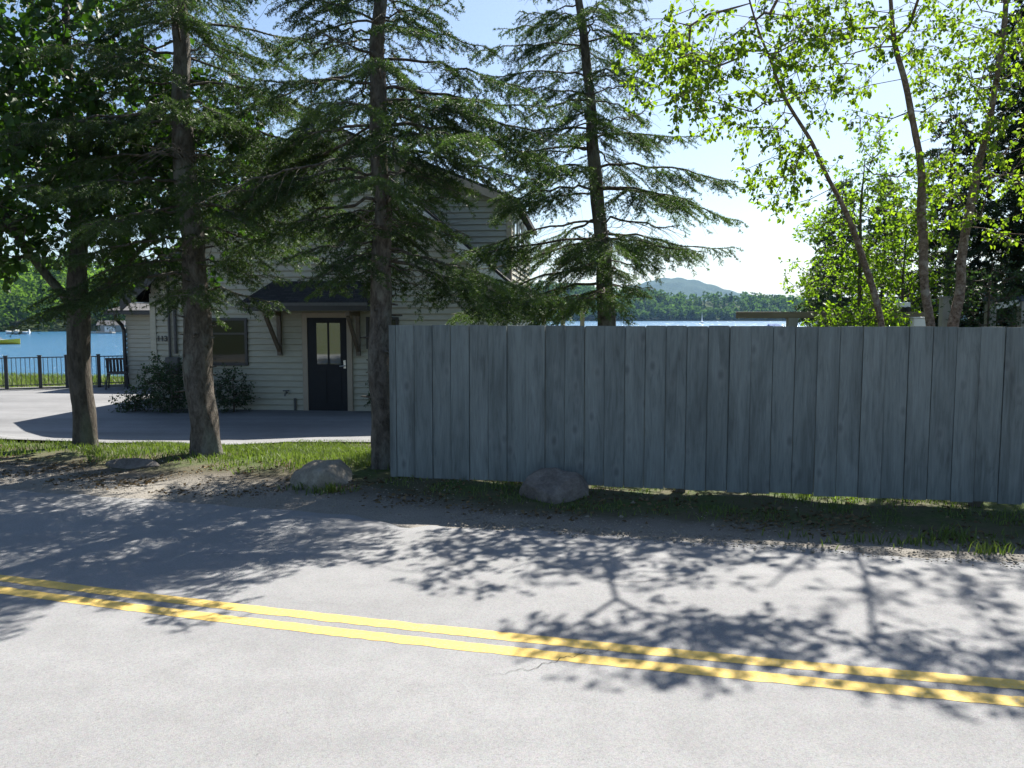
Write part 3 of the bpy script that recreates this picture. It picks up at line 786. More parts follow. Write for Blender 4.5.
def spruce(name, base, top, h0, H, Lmax, seed, label, group=None, r0=.14, path=None, dens=250, ln=.028, wd=.0072, mat='needle',
           whorl=.30, nb=(4, 6), sub=True, vis=99, droop=.35, bare=.22, bark='bark', shape=.75, azskip=None, dead=True, skip=.03, lown=1.0, coarse=3.0):
    r = np.random.default_rng(seed)
    root = empty(name, base, label, 'tree', group)
    if path is None: path = [(0, 0, -.15), (top[0] * .5, top[1] * .5, H * .5), (top[0], top[1], H)]
    hs = [p[2] for p in path]
    rad = [r0 * (1 - .93 * (max(h, 0) / H) ** .9) for h in hs]
    # sample path finely for the radius law
    hh = np.linspace(hs[0], hs[-1], 24); pth = np.stack([np.interp(hh, hs, [p[0] for p in path]), np.interp(hh, hs, [p[1] for p in path]), hh], -1)
    rad = r0 * (1 - .93 * np.clip(hh, 0, None) / H)
    Vt, Ft, P, q, Rr = trunk_mesh(pth, rad, 24, seed, .065, True, .02)
    E0, E1, A0, A1 = [], [], [], []          # wood edges
    N0, N1, NT, ND = [], [], [], []          # needle-bearing shoots
    h = h0
    while h < H - .15:
        f = (h - h0) / (H - h0)
        seen = h < vis
        ring = r.integers(nb[0], nb[1] + 1)
        a0 = r.random() * 2 * PI
        for b in range(ring):
            az = a0 + 2 * PI * b / ring + r.normal(0, .25)
            hb = h + r.normal(0, .06)
            L = Lmax * (1 - f) ** shape * r.uniform(.66, 1.14) * (lown if f < .08 else 1) + .12
            if azskip is not None: L *= azskip(az, hb)
            if h < 7 and r.random() < skip: continue
            if L < .15: continue
            cph, cfr = r.random() * 6.3, r.uniform(9, 15)
            c = np.array([np.interp(hb, P[:, 2], P[:, 0]), np.interp(hb, P[:, 2], P[:, 1]), hb])
            dh = np.array([math.cos(az), math.sin(az), 0]); sd = np.array([-dh[1], dh[0], 0])
            up = r.uniform(-.05, .2) + .35 * f; dr_ = (droop * r.uniform(.7, 1.3)) * (1 - .6 * f) * (L / 1.8) ** .5; tipu = .18 * r.random()
            wob = r.normal(0, .05)
            ns = 12; s = np.linspace(0, 1, ns)
            B = c + dh * (L * s)[:, None] + sd * (wob * L * np.sin(s * PI))[:, None]
            B[:, 2] += L * (up * s - (up + dr_) * s ** 1.6 + tipu * s ** 4)
            B[1:-1] += r.normal(0, .02, (ns - 2, 3)) * np.array([1, 1, .8]) * min(1, L)
            rb = np.clip(.014 * (L / 1.8) * (1 - s) + .004, .003, .03)
            E0.append(B[:-1]); E1.append(B[1:]); A0.append(rb[:-1]); A1.append(rb[1:])
            tone = np.clip(r.normal(.45, .2), 0, 1)
            mb0 = s[:-1] > .45
            N0.append(B[:-1][mb0]); N1.append(B[1:][mb0]); NT.append(np.full(mb0.sum(), tone)); ND.append(np.full(mb0.sum(), 1.0 if seen else 1 / coarse))
            # side twigs
            step = .055 if seen else .14
            ss = np.arange(bare * r.uniform(.7, 1.3), 1.0, step / L)
            deadb = dead and r.random() < .08 and f < .5
            for j, sv in enumerate(ss):
                p = np.array([np.interp(sv, s, B[:, i]) for i in range(3)])
                sg = 1 if j % 2 else -1
                tl = (.44 * L * (1 - sv) ** .8 + .13) * r.uniform(.55, 1.15)
                fa = R(r.uniform(42, 68))
                td = dh * math.cos(fa) + sd * sg * math.sin(fa) + np.array([0, 0, r.uniform(-.55, -.05)])
                td = td / np.linalg.norm(td)
                m = 5; u = np.linspace(0, 1, m)
                T = p + td * (tl * u)[:, None]; T[:, 2] -= .30 * tl * u ** 2
                T[1:] += r.normal(0, .008, (m - 1, 3))
                if seen or tl > .25:
                    E0.append(T[:-1]); E1.append(T[1:]); A0.append(.0034 * (1 - .7 * u[:-1])); A1.append(.0034 * (1 - .7 * u[1:]))
                if deadb or (sv < .3 and r.random() < .45): continue
                if seen and math.sin(cfr * sv + cph) + r.normal(0, .5) < -.95: continue
                tt = np.clip(tone + r.normal(0, .1) + (.25 if sv > .8 else 0), 0, 1)
                dd_ = 1.0 if seen else 1 / coarse
                N0.append(T[:-1]); N1.append(T[1:]); NT.append(np.full(m - 1, tt)); ND.append(np.full(m - 1, dd_))
                if sub and tl > .10:
                    nsu = max(2, int(tl / (.034 if seen else .09)))
                    uu = r.uniform(.1, 1, nsu); Q = np.stack([np.interp(uu, u, T[:, i]) for i in range(3)], -1)
                    tdir = td; ts = np.cross(tdir, [0, 0, 1]); ts = ts / (np.linalg.norm(ts) + 1e-6)
                    sg2 = np.where(r.random(nsu) < .5, -1, 1)[:, None]
                    sl = (.48 * tl * (1 - uu) + .05) * r.uniform(.6, 1.2, nsu)
                    sdv = unit(tdir[None] * .75 + ts[None] * sg2 * .7 + np.stack([np.zeros(nsu), np.zeros(nsu), r.uniform(-.75, .0, nsu)], -1))
                    N0.append(Q); N1.append(Q + sdv * sl[:, None]); NT.append(np.clip(tt + r.normal(0, .12, nsu), 0, 1)); ND.append(np.full(nsu, dd_))
        if dead and seen:                       # bare dead sticks between the live boughs
            for _ in range(r.integers(1, 4)):
                az = r.random() * 6.3; hb = h + r.uniform(-.15, .15); L = r.uniform(.35, 1.1)
                c = np.array([np.interp(hb, P[:, 2], P[:, 0]), np.interp(hb, P[:, 2], P[:, 1]), hb])
                dv = np.array([math.cos(az), math.sin(az), r.uniform(-.35, .15)]); s5 = np.linspace(0, 1, 6)
                B = c + dv * (L * s5)[:, None]; B[1:] += r.normal(0, .025, (5, 3)); rb = .006 * (1 - .75 * s5)
                E0.append(B[:-1]); E1.append(B[1:]); A0.append(rb[:-1]); A1.append(rb[1:])
                for k_ in (2, 3, 4):
                    q0 = B[k_]; q1 = q0 + unit(dv + r.normal(0, .6, 3)) * L * .28
                    E0.append(q0[None]); E1.append(q1[None]); A0.append(np.array([.003])); A1.append(np.array([.0015]))
        h += whorl * r.uniform(.75, 1.2) * (1 if f < .6 else .8)
    for _ in range(26 if dead else 0):          # broken stubs low on the trunk
        hb = r.uniform(.7, h0 + .8); az = r.random() * 6.3
        c = np.array([np.interp(hb, P[:, 2], P[:, 0]), np.interp(hb, P[:, 2], P[:, 1]), hb]); rr0 = r0 * (1 - .93 * hb / H)
        dv = np.array([math.cos(az), math.sin(az), r.uniform(-.3, .25)])
        E0.append((c + dv * rr0 * .8)[None]); E1.append((c + dv * (rr0 + r.uniform(.03, .16)))[None]); A0.append(np.array([.014])); A1.append(np.array([r.uniform(.004, .009)]))
    # leader shoots
    E0, E1, A0, A1 = map(np.concatenate, (E0, E1, A0, A1))
    Vb, Fb = tubes(E0, E1, A0, A1, 4)
    V = np.concatenate([Vt, Vb]); 
    mesh_np('trunk', V, [Ft, Fb + len(Vt)], M[bark], root, smooth=True)
    N0, N1, NT, ND = map(np.concatenate, (N0, N1, NT, ND))
    near = ND > .9
    parts = []
    for msk, dk, sc in ((near, dens, 1.0), (~near, dens / coarse, 1.75)):
        if msk.any(): parts.append(needles(N0[msk], N1[msk], NT[msk], dk, ln * sc, wd * sc * (1 if sc == 1 else 1.5), r))
    off = 0; VV, FF, TT = [], [], []
    for v, f_, t_ in parts: VV.append(v); FF.append(f_ + off); TT.append(t_); off += len(v)
    mesh_np('crown', np.concatenate(VV), [np.concatenate(FF)], M[mat], root, tone=np.concatenate(TT))
    return root

def leaf_mesh(pos, dirn, size, r, wide=.72, six=True):
    """folded leaf blades; pos (N,3) base, dirn (N,3) tip direction"""
    N = len(pos)
    rv = unit(r.normal(size=(N, 3)) + np.array([0, 0, .9]))
    side = unit(np.cross(dirn, rv)); nrm = np.cross(side, dirn)
    s = size[:, None]
    fold = nrm * s * .10
    a = pos; t = pos + dirn * s - nrm * s * .12
    l1 = pos + dirn * s * .33 + side * s * wide * .48 + fold; r1 = pos + dirn * s * .33 - side * s * wide * .48 + fold
    l2 = pos + dirn * s * .68 + side * s * wide * .34 + fold * .6; r2 = pos + dirn * s * .68 - side * s * wide * .34 + fold * .6
    V = np.stack([a, l1, l2, t, r2, r1], 1).reshape(-1, 3)
    b = 6 * np.arange(N)[:, None]
    Fq = np.concatenate([b + np.array([[0, 3, 2, 1]]), b + np.array([[0, 5, 4, 3]])])
    return V, Fq

def broadleaf(name, base, path, rad, blobs, seed, label, cat='tree', group=None, leaf=.06, per=14, mat='birch_leaf', bark='birch_bark',
              spreadc=.22, tip=.003, hang=.35, lump=.04, flare=True, attach=.25, limbs=(), wide=.72, step=.22, pipe=2.4, kink=.012, crownname='crown', sag=.06):
    """blobs: (center, radii, number of leaf clusters), all relative to base"""
    r = np.random.default_rng(seed)
    root = empty(name, base, label, cat, group)
    Vt, Ft, P, q, Rr = trunk_mesh(path, rad, 14, seed, lump, flare, kink)
    pieces = [(Vt, Ft)]; nodes = []; par = []; fixed = []
    i0 = np.arange(0, len(P), 2)
    skip = int(len(i0) * attach)
    for k, i in enumerate(i0[skip:]): nodes.append(P[i]); par.append(-1); fixed.append(Rr[i])
    for (lp, lr) in limbs:
        V2, F2, P2, q2, R2 = trunk_mesh(lp, lr, 12, seed + 7, lump, False)
        pieces.append((V2, F2))
        for i in range(2, len(P2), 2): nodes.append(P2[i]); par.append(-1); fixed.append(R2[i])
    T = []
    for c, rd, n in blobs:
        u = unit(r.normal(size=(n, 3))) * (r.random((n, 1)) ** .42)
        T.append(np.array(c) + u * np.array(rd))
    T = np.concatenate(T)
    nodes = list(nodes); base_n = len(nodes)
    NA = np.array(nodes)
    dmin = np.linalg.norm(T[:, None] - NA[None], axis=2).min(1)
    order = np.argsort(dmin)
    cap = base_n + 60 * len(T)
    buf = np.zeros((cap, 3)); buf[:base_n] = NA; dep = np.zeros(cap); cnt = base_n
    ends = []
    for ti in order:
        t = T[ti]
        dv = t - buf[:cnt]; ds_ = np.linalg.norm(dv, axis=1)
        cost = ds_ + .25 * dep[:cnt] + np.where(dv[:, 2] < -.1, .25 * np.abs(dv[:, 2]), 0)
        j = int(np.argmin(cost)); L = ds_[j]
        m = max(1, int(L / step)); a = buf[j].copy(); bow = r.normal(0, .07, 3) * L; bow[2] = abs(bow[2]) * 1.0 + sag * L
        prev = j
        for k in range(1, m + 1):
            u = k / m
            if cnt >= cap: break
            buf[cnt] = a + (t - a) * u + bow * math.sin(u * PI) + (r.normal(0, .012, 3) if k < m else 0)
            par.append(prev); dep[cnt] = dep[prev] + L / m; prev = cnt; cnt += 1
        ends.append((prev, unit(buf[prev] - buf[par[prev]] if par[prev] >= 0 else t - a)))
    # pipe-model radii
    w_ = np.zeros(cnt)
    for e, _ in ends: w_[e] += tip ** pipe
    for i in range(cnt - 1, base_n - 1, -1):
        if w_[i] == 0: w_[i] = tip ** pipe
        if par[i] >= base_n: w_[par[i]] += w_[i]
    rr_ = w_ ** (1 / pipe)
    i = np.arange(base_n, cnt); pr_ = np.array([par[k] for k in i])
    mx = np.array([fixed[k] * .7 if k < base_n else 9 for k in pr_])
    rp = np.minimum(np.where(pr_ >= base_n, rr_[pr_], rr_[i] * 1.15), mx)
    rp = np.minimum(rp, rr_[i] * 1.5)
    Vb, Fb = tubes(buf[pr_], buf[i], rp, rr_[i], 5)
    pieces.append((Vb, Fb))
    # leaves on small twigs around every end
    E = np.array([buf[e] for e, _ in ends]); D = np.array([d for _, d in ends])
    ntw = 3
    tw0 = np.repeat(E, ntw, 0); twd = unit(np.repeat(D, ntw, 0) * .7 + r.normal(0, .75, (len(tw0), 3)) + np.array([0, 0, -hang * .4]))
    twl = spreadc * r.uniform(.5, 1.3, len(tw0)); tw1 = tw0 + twd * twl[:, None]; tw1[:, 2] -= hang * .25 * twl
    Vw, Fw = tubes(tw0, tw1, np.full(len(tw0), tip), np.full(len(tw0), tip * .5), 3)
    pieces.append((Vw, Fw))
    n = max(1, per // ntw); idx = np.repeat(np.arange(len(tw0)), n); N = len(idx)
    u = r.random(N)[:, None] ** .8
    pos = tw0[idx] + (tw1 - tw0)[idx] * u + r.normal(0, .012, (N, 3))
    dirn = unit(twd[idx] * .35 + r.normal(0, .6, (N, 3)) + np.array([0, 0, -hang]))
    pos = pos + dirn * leaf * .25
    Vl, Fl = leaf_mesh(pos, dirn, leaf * r.uniform(.4, 1.25, N), r, wide)
    tb = np.clip(r.normal(.5, .2, len(E)), 0, 1)
    tone = np.clip(np.repeat(tb, ntw)[idx] + r.normal(0, .15, N), 0, 1)
    off = 0; VV, F4 = [], []
    for v, f_ in pieces: VV.append(v); F4.append(f_ + off); off += len(v)
    mesh_np('trunk', np.concatenate(VV), [np.concatenate(F4)], M[bark], root, smooth=True)
    mesh_np(crownname, Vl, [Fl], M[mat], root, tone=np.repeat(tone, 6))
    return root

# ------------------------------------------------------------------ the roadside trees
T2 = ground_px(208, 455); T3 = ground_px(383, 467); T1 = ground_px(87, 446)
spruce('spruce_tree', T2, (0, 0), 2.0, 9.5, 2.1, 21, 'lichen-grey thick-trunked spruce left of the black door', r0=.175, nb=(4, 6), dens=240,
       path=[(0, 0, -.2), (-.06, 0, 1.0), (-.10, 0, 2.0), (-.20, 0, 5.5), (-.3, 0, 9.5)], vis=6.0, droop=.30, whorl=.30, lown=.9, azskip=lambda a, h: .5 if (math.cos(a) > .2 and h < 2.6) else (.6 if math.sin(a) < -.4 and h < 2.5 else 1))
spruce('spruce_tree', T3, (0, 0), 2.1, 9.5, 2.1, 33, 'straight spruce standing at the left end of the board fence', r0=.125,
       path=[(0, 0, -.2), (0, 0, 2), (.03, 0, 5.3), (.05, 0, 9.5)], vis=6.0, droop=.34, whorl=.235, nb=(5, 6), azskip=lambda a, h: .42 if (math.cos(a) < .1 and h < 2.65) else (.4 if math.sin(a) < -.2 and h < 2.9 else (.5 if math.cos(a) > .3 and 2.35 < h < 3.1 else (.5 if h > 4.7 else (.75 if h > 4.2 else 1)))))
B4 = np.array([(608 - 512) / F * 11.5, 11.5, gz(1.38, 11.5)])
spruce('spruce_tree', B4, (0, 0), 2.5, 8.8, 2.3, 45, 'slightly leaning spruce rising behind the middle of the fence', r0=.155,
       path=[(0, 0, -.2), (-.02, 0, 2), (-.2, 0, 4.2), (-.42, 0, 6.2), (-.62, 0, 8.8)], vis=6.9, droop=.26, whorl=.34, nb=(4, 6), skip=.12, azskip=lambda a, h: .38 if (math.cos(a) > -.1 and h < 3.05) else 1)

b = T1
broadleaf('maple_tree', b, [(0, 0, -.2), (-.03, 0, .8), (-.05, 0, 1.9), (-.02, .1, 3.2), (-.1, .1, 5.0), (-.1, .2, 7.2)], [.15, .135, .13, .075, .05, .02],
          [((-.4, -.1, 3.9), (2.0, 1.7, 1.6), 400), ((.9, .3, 3.6), (1.6, 1.3, 1.4), 240), ((-1.4, -.2, 2.6), (1.1, 1.0, .6), 90), ((-.2, .2, 6.2), (1.6, 1.5, 1.4), 130)], 71,
          'dark leafy maple with a forked trunk, leftmost on the verge', leaf=.115, per=18, mat='maple', bark='maple_bark', spreadc=.30, tip=.004, wide=.85,
          limbs=[([(-.05, 0, 1.75), (-.4, -.05, 2.2), (-.85, -.1, 2.9), (-1.2, -.1, 3.9)], [.08, .065, .045, .02]),
                 ([(-.04, 0, 1.8), (.3, .05, 2.05), (.75, .1, 2.5), (1.3, .2, 3.4)], [.07, .055, .04, .02])])

# birches behind the fence
def pth(base, *pts): return [tuple(at(px, py, Y) - base) for px, py, Y in pts]
bA = np.array([*at(886, 326, 10.4)[:2], 0]); bA[2] = gz(*bA[:2])
pA = [(0.25, 0, -.2)] + pth(bA, (884, 322, 10.4), (858, 245, 10.3), (838, 200, 10.2), (812, 140, 10.1), (785, 95, 10.0), (760, 40, 9.8), (735, -40, 9.7))
broadleaf('birch_tree', bA, pA, [.046, .043, .038, .033, .026, .02, .015, .006],
          [(at(765, 60, 9.9) - bA, (1.1, 1.0, 1.0), 120), (at(790, 170, 10.2) - bA, (.6, .6, .55), 34), (at(680, 55, 9.2) - bA, (.75, .7, .65), 75),
           (np.array([-1.2, .1, 6.6]), (.8, .8, .5), 40), (np.array([3.3, 8.5, 5.45]) - bA, (.85, .38, .26), 66)], 81,
          'thin birch leaning far to the left, nearest the middle of the fence', leaf=.066, per=24, hang=.6, flare=False, lump=.08, spreadc=.22, kink=.018)
bB = np.array([*at(929, 326, 10.5)[:2], 0]); bB[2] = gz(*bB[:2])
pB = [(0, 0, -.2)] + pth(bB, (929, 322, 10.5), (925, 250, 10.5), (922, 190, 10.5), (910, 110, 10.4), (898, 50, 10.4), (890, -10, 10.3), (880, -90, 10.3))
broadleaf('birch_tree', bB, pB, [.06, .058, .054, .048, .04, .03, .022, .008],
          [(at(890, 60, 10.4) - bB, (1.2, 1.0, .9), 60), (at(850, 30, 10.2) - bB, (.9, .8, .5), 40), (at(930, 190, 10.4) - bB, (.6, .6, .8), 24),
           (np.array([4.55, 8.2, 5.45]) - bB, (.85, .40, .26), 58)], 92,
          'slender birch with peeling bark standing upright between two other birches', leaf=.066, per=22, hang=.6, flare=False, lump=.10, spreadc=.24, kink=.02)
bC = np.array([*at(953, 326, 10.7)[:2], 0]); bC[2] = gz(*bC[:2])
pC = [(0, 0, -.2)] + pth(bC, (953, 322, 10.7), (963, 250, 10.7), (972, 200, 10.7), (985, 140, 10.7), (998, 70, 10.7), (1008, 0, 10.7), (1015, -90, 10.6))
broadleaf('birch_tree', bC, pC, [.066, .063, .06, .053, .044, .036, .028, .01],
          [(at(985, 60, 10.5) - bC, (1.0, 1.0, 1.1), 110), (at(1000, 180, 10.4) - bC, (.9, .8, .9), 60), (np.array([.3, 0, 7.6]), (1.3, 1.2, 1.2), 85)], 103,
          'rightmost birch leaning slightly right, its bark pinkish tan', leaf=.066, per=24, hang=.55, flare=False, lump=.10, spreadc=.24, kink=.02)

# leafy growth behind the fence
def bush(name, px, py, Y, radii, n, seed, label, mat='shrub_leaf', leaf=.06, per=18, cat='shrub', bark='twig', zc=None, blobs=None, group=None, spreadc=.2, stem=.025, hang=.2):
    c = at(px, py, Y); g = np.array([c[0], c[1], gz(c[0], c[1])]); hc = c[2] - g[2]
    return broadleaf(name, g, [(0, 0, -.1), (.03, 0, hc * .4), (-.03, .02, hc), (.02, 0, hc + radii[2] * .8)], [stem, stem * .8, stem * .6, .006],
                     [((0, 0, hc), radii, n)] if blobs is None else [((bx_, by_, hc + bz_), (rx_, rx_, rz_), nn_) for bx_, by_, bz_, rx_, rz_, nn_ in blobs], seed, label, cat, group, leaf=leaf, per=per, mat=mat, bark=bark, spreadc=spreadc, hang=hang, flare=False, attach=.08, crownname='foliage')
bush('leafy_sapling', 862, 225, 13.5, (.85, .7, 1.35), 330, 201, 'bright green sapling behind the leaning birch', leaf=.062, per=18, stem=.04, blobs=[(0, 0, .55, .5, .6, 52), (-.55, 0, -.1, .5, .45, 46), (.65, 0, .1, .55, .5, 48), (.1, 0, -.8, .75, .5, 62), (.2, 0, 1.25, .3, .4, 20), (-.85, .1, -.9, .4, .45, 30), (.9, 0, .9, .35, .4, 20)])
bush('leafy_sapling', 905, 268, 13.4, (1.0, .7, .85), 260, 202, 'low bright green sapling behind the upright birch trunk', leaf=.06, per=18, stem=.03, blobs=[(-.6, 0, .2, .55, .5, 46), (.3, 0, .5, .6, .5, 50), (.55, 0, -.3, .55, .45, 40), (-.2, .1, -.5, .6, .4, 36), (.1, 0, 1.1, .35, .35, 18)])
bush('leafy_shrub', 862, 323, 11.6, (.75, .5, .28), 90, 203, 'low yellow-green shrub poking above the fence under the timber beam', leaf=.06)
bush('leafy_shrub', 990, 300, 12.2, (.7, .6, .7), 90, 204, 'sparse shrub between the two capped gate posts', leaf=.055, mat='bush_leaf')
for i, (px, Y, H, L, sd, lab) in enumerate(((945, 15.0, 6.0, 1.4, 301, 'dark dense conifer behind the right pair of birches'),
                                            (1010, 14.5, 8.0, 1.7, 302, 'dark dense conifer at the right edge of the picture'),
                                            (1065, 13.5, 8.5, 1.8, 305, 'dark tall conifer just outside the right edge, its boughs reaching in'))):
    X = (px - 512) / F * Y
    spruce('dense_conifer', (X, Y, gz(X, Y)), (0, 0), .5, H, L, sd, lab, 'dark conifers behind the birches', r0=.12, dens=190, ln=.034, wd=.010, mat='needle_dark', whorl=.27,
           nb=(6, 8), vis=0, bare=.1, droop=.3, dead=False, coarse=1.4)
for i, (px, Y, H, L, sd, lab) in enumerate(((822, 26, 5.6, 1.3, 311, 'small bluish conifer left of the bright sapling'),
                                            (838, 24, 7.0, 1.5, 312, 'taller bluish conifer just behind the bright sapling'),
                                            (880, 27, 8.5, 1.8, 313, 'bluish conifer hidden behind the birch trunks'))):
    X = (px - 512) / F * Y
    spruce('lakeside_conifer', (X, Y, gz(X, Y)), (0, 0), .5, H - .3, L, sd, lab, 'bluish conifers by the lake', r0=.11, dens=130, ln=.045, wd=.014, mat='needle_blue', whorl=.3,
           nb=(6, 8), vis=0, bare=.1, droop=.3, dead=False, coarse=1.4)
# bushes against the house
c = hw(-3.45, -.55); 
def hbush(u, v, z, radii, n, seed, label, name='bush'):
    g = hw(u, v)
    return broadleaf(name, g, [(0, 0, -.05), (.02, 0, z * .5), (0, 0, z), (0, 0, z + radii[2] * .7)], [.02, .018, .014, .005], [((0, 0, z), radii, n)], seed, label, 'bush', None,
                     leaf=.05, per=18, mat='bush_leaf', bark='twig', spreadc=.16, hang=.1, flare=False, attach=.02, crownname='foliage')
hbush(-3.35, -.62, .62, (.78, .5, .68), 260, 401, 'large dark bush against the house wall below the house number')
hbush(-2.05, -.45, .45, (.42, .35, .5), 100, 402, 'dark bush under the window, behind the thick spruce trunk')
hbush(1.25, -.35, .55, (.25, .22, .5), 60, 403, 'narrow bush right of the black door by the spruce trunk')
hbush(-4.25, -.55, .22, (.45, .3, .24), 70, 404, 'low spreading bush at the left corner of the house')

# ------------------------------------------------------------------ grass
def grass_patch():
    r = np.random.default_rng(77)
    P = []
    def wave(x, y): return np.sin(x * 2.3 + 1) * np.sin(y * 2.9) + .6 * np.sin(x * 6.1 + y * 4.4) + .5 * np.sin(x * 13 - y * 9)
    ex = np.array([e[0] for e in edge]); ey = np.array([e[1] for e in edge])
    # lawn left of the fence
    n = 75000
    x = r.uniform(-9.5, -.6, n); y = r.uniform(7.6, 13.2, n); t = y + K * x
    lim = np.interp(x, ex, ey, right=16)
    k = (y < lim - .03) & (t > 7.72 + .25 * wave(x, y) + r.normal(0, .12, n)) & (r.random(n) < np.clip(.75 + .35 * wave(x * .7, y * .7), .15, 1))
    P.append((x[k], y[k], np.full(k.sum(), .055)))
    # around and in front of the fence
    n = 60000
    x = r.uniform(-1.2, 8, n); y = r.uniform(4.3, 9.5, n); t = y + K * x
    k = (t > np.interp(x, [-1.2, .5, 2, 4], [6.95, 6.6, 6.5, 6.55]) + .18 * wave(x, y) + r.normal(0, .1, n)) & (r.random(n) < np.clip(.22 + .42 * wave(x, y), .02, 1))
    P.append((x[k], y[k], np.full(k.sum(), .042)))
    # behind the fence
    n = 40000
    x = r.uniform(-1, 9, n); y = r.uniform(6.8, 15, n); t = y + K * x
    k = (t > 7.75)
    P.append((x[k], y[k], np.full(k.sum(), .07)))
    # right of the drive, up to the house
    n = 12000
    x = r.uniform(-1.6, 1.0, n); y = r.uniform(12, 17.2, n)
    k = x > -1.1 + .15 * np.sin(y * 3)
    P.append((x[k], y[k], np.full(k.sum(), .07)))
    # beyond the railing, down to the lake
    n = 16000
    x = r.uniform(-24, -10, n); y = r.uniform(22, 31, n)
    yl = 23.1 + (x + 14.7) * .45
    k = (y > yl + .4) & (y + K * x < 28)
    P.append((x[k], y[k], np.full(k.sum(), .16)))
    # tufts of weeds on the shoulder
    for (px, py, m, hh) in ((938, 541, 40, .07), (952, 538, 40, .09), (962, 543, 30, .06), (1005, 548, 50, .05), (875, 543, 40, .07), (840, 541, 25, .06), (330, 492, 120, .07), (300, 489, 70, .06), (985, 553, 60, .08), (915, 545, 50, .06), (795, 537, 20, .06)):
        g = ground_px(px, py)
        P.append((g[0] + r.normal(0, .10, m), g[1] + r.normal(0, .04, m), np.full(m, hh)))
    x = np.concatenate([p[0] for p in P]); y = np.concatenate([p[1] for p in P]); h = np.concatenate([p[2] for p in P])
    N = len(x); h = h * r.uniform(.45, 1.35, N)
    z = gheight(x, y)
    a = r.random(N) * 2 * PI; w = .0035 + .05 * h * r.uniform(.4, 1, N); dx, dy = np.cos(a), np.sin(a)
    le = r.normal(0, .45, N) * h; lf = r.normal(0, .45, N) * h
    b0 = np.stack([x - dx * w, y - dy * w, z - .01], -1); b1 = np.stack([x + dx * w, y + dy * w, z - .01], -1)
    m0 = np.stack([x - dx * w * .7 + le * .35, y - dy * w * .7 + lf * .35, z + h * .6], -1); m1 = np.stack([x + dx * w * .7 + le * .35, y + dy * w * .7 + lf * .35, z + h * .6], -1)
    tp = np.stack([x + le, y + lf, z + h], -1)
    V = np.stack([b0, b1, m1, m0, tp], 1).reshape(-1, 3); b = 5 * np.arange(N)[:, None]
    tone = np.clip(.5 + .25 * np.sin(x * 1.9) * np.sin(y * 2.3) + r.normal(0, .2, N), 0, 1)
    o = mesh_np('grass', V, [b + np.array([[0, 1, 2, 3]]), b + np.array([[3, 2, 4]])], M['grass'], tone=np.repeat(tone, 5))
    return tag(o, kind='stuff')
grass_patch()

# stones and litter on the shoulder
def pebbles():
    r = np.random.default_rng(5); n = 9000
    x = r.uniform(-8, 7, n); t = np.where(x < -.5, 6.15 + r.gamma(2.0, .3, n), 5.85 + r.gamma(2.2, .16, n)); y = t - K * x
    s = .003 + r.gamma(1.3, .003, n); z = np.maximum(gheight(x, y), np.where(t < 6.1, .002, -9))
    oc = np.array([[1, 0, 0], [0, 1, 0], [-1, 0, 0], [0, -1, 0], [0, 0, .7], [0, 0, -.6]], float)
    V = np.stack([x, y, z], -1)[:, None] + oc[None] * s[:, None, None] * r.uniform(.6, 1.3, (n, 6, 1))
    b = 6 * np.arange(n)[:, None]
    F_ = np.concatenate([b + np.array([q]) for q in ([0, 1, 4], [1, 2, 4], [2, 3, 4], [3, 0, 4], [1, 0, 5], [2, 1, 5], [3, 2, 5], [0, 3, 5])])
    tag(mesh_np('gravel', V.reshape(-1, 3), [F_], M['rock']), kind='stuff')
pebbles()

def litter():
    r = np.random.default_rng(15); n = 9500
    x = r.uniform(-8.5, 6, n); t = 6.25 + r.gamma(2.2, .33, n); y = t - K * x
    k = np.sin(x * 3.1 + 1) * np.sin(y * 4.3) + .6 * np.sin(x * 7.7 - y * 5.1) + r.normal(0, .4, n) > .1
    x, y = x[k], y[k]; n = len(x)
    z = gheight(x, y) + .004
    a = r.random(n) * 2 * PI; d = np.stack([np.cos(a), np.sin(a), r.normal(0, .25, n)], -1)
    V, Fl = leaf_mesh(np.stack([x, y, z], -1), unit(d), .02 + .03 * r.random(n), r, .6)
    tag(mesh_np('leaf_litter', V, [Fl], M['litter'], tone=np.repeat(r.random(n), 6)), kind='stuff')
litter()

# ------------------------------------------------------------------ railing at the water
ra = at(3, 393, 23.1)[:2]; rb_ = np.array([-11.75, 24.45])
rd = (rb_ - ra); RL = np.linalg.norm(rd); rd /= RL; rang = math.atan2(rd[1], rd[0])
a0 = ra - rd * 4.2
rail = empty('metal_railing', (*a0, gz(*ra) + .03), 'black metal railing with thin balusters between the driveway and the lake', 'railing', rz=rang)
tl = RL + 4.2
pxs = [5, 39, 67, 98]
posts = []
for px in pxs:
    X_ = (px - 512) / F
    # intersection of the view column with the rail line
    s_ = (ra[1] * X_ - ra[0]) / (rd[0] - rd[1] * X_)
    posts.append(s_ + 4.2)
sp_ = posts[1] - posts[0]
posts = [posts[0] - 3 * sp_, posts[0] - 2 * sp_, posts[0] - sp_] + posts + [tl - .05]
for i, s_ in enumerate(posts):
    p = MB(); h = .045 if abs(s_ - posts[5]) > .01 else .075
    p.box(s_ - h, s_ + h, -.045, .045, -.1, .96); p.box(s_ - h - .015, s_ + h + .015, -.06, .06, .96, .985); p.build('post', M['black_metal'], rail)
p = MB(); p.box(-.6, tl, -.02, .02, .90, .93); p.build('top_rail', M['black_metal'], rail)
p = MB(); p.box(-.6, tl, -.02, .02, .10, .125); p.build('bottom_rail', M['black_metal'], rail)
p = MB(); s_ = -.5
while s_ < tl:
    p.box(s_ - .008, s_ + .008, -.008, .008, .125, .90); s_ += .115
p.build('baluster_row', M['black_metal'], rail)
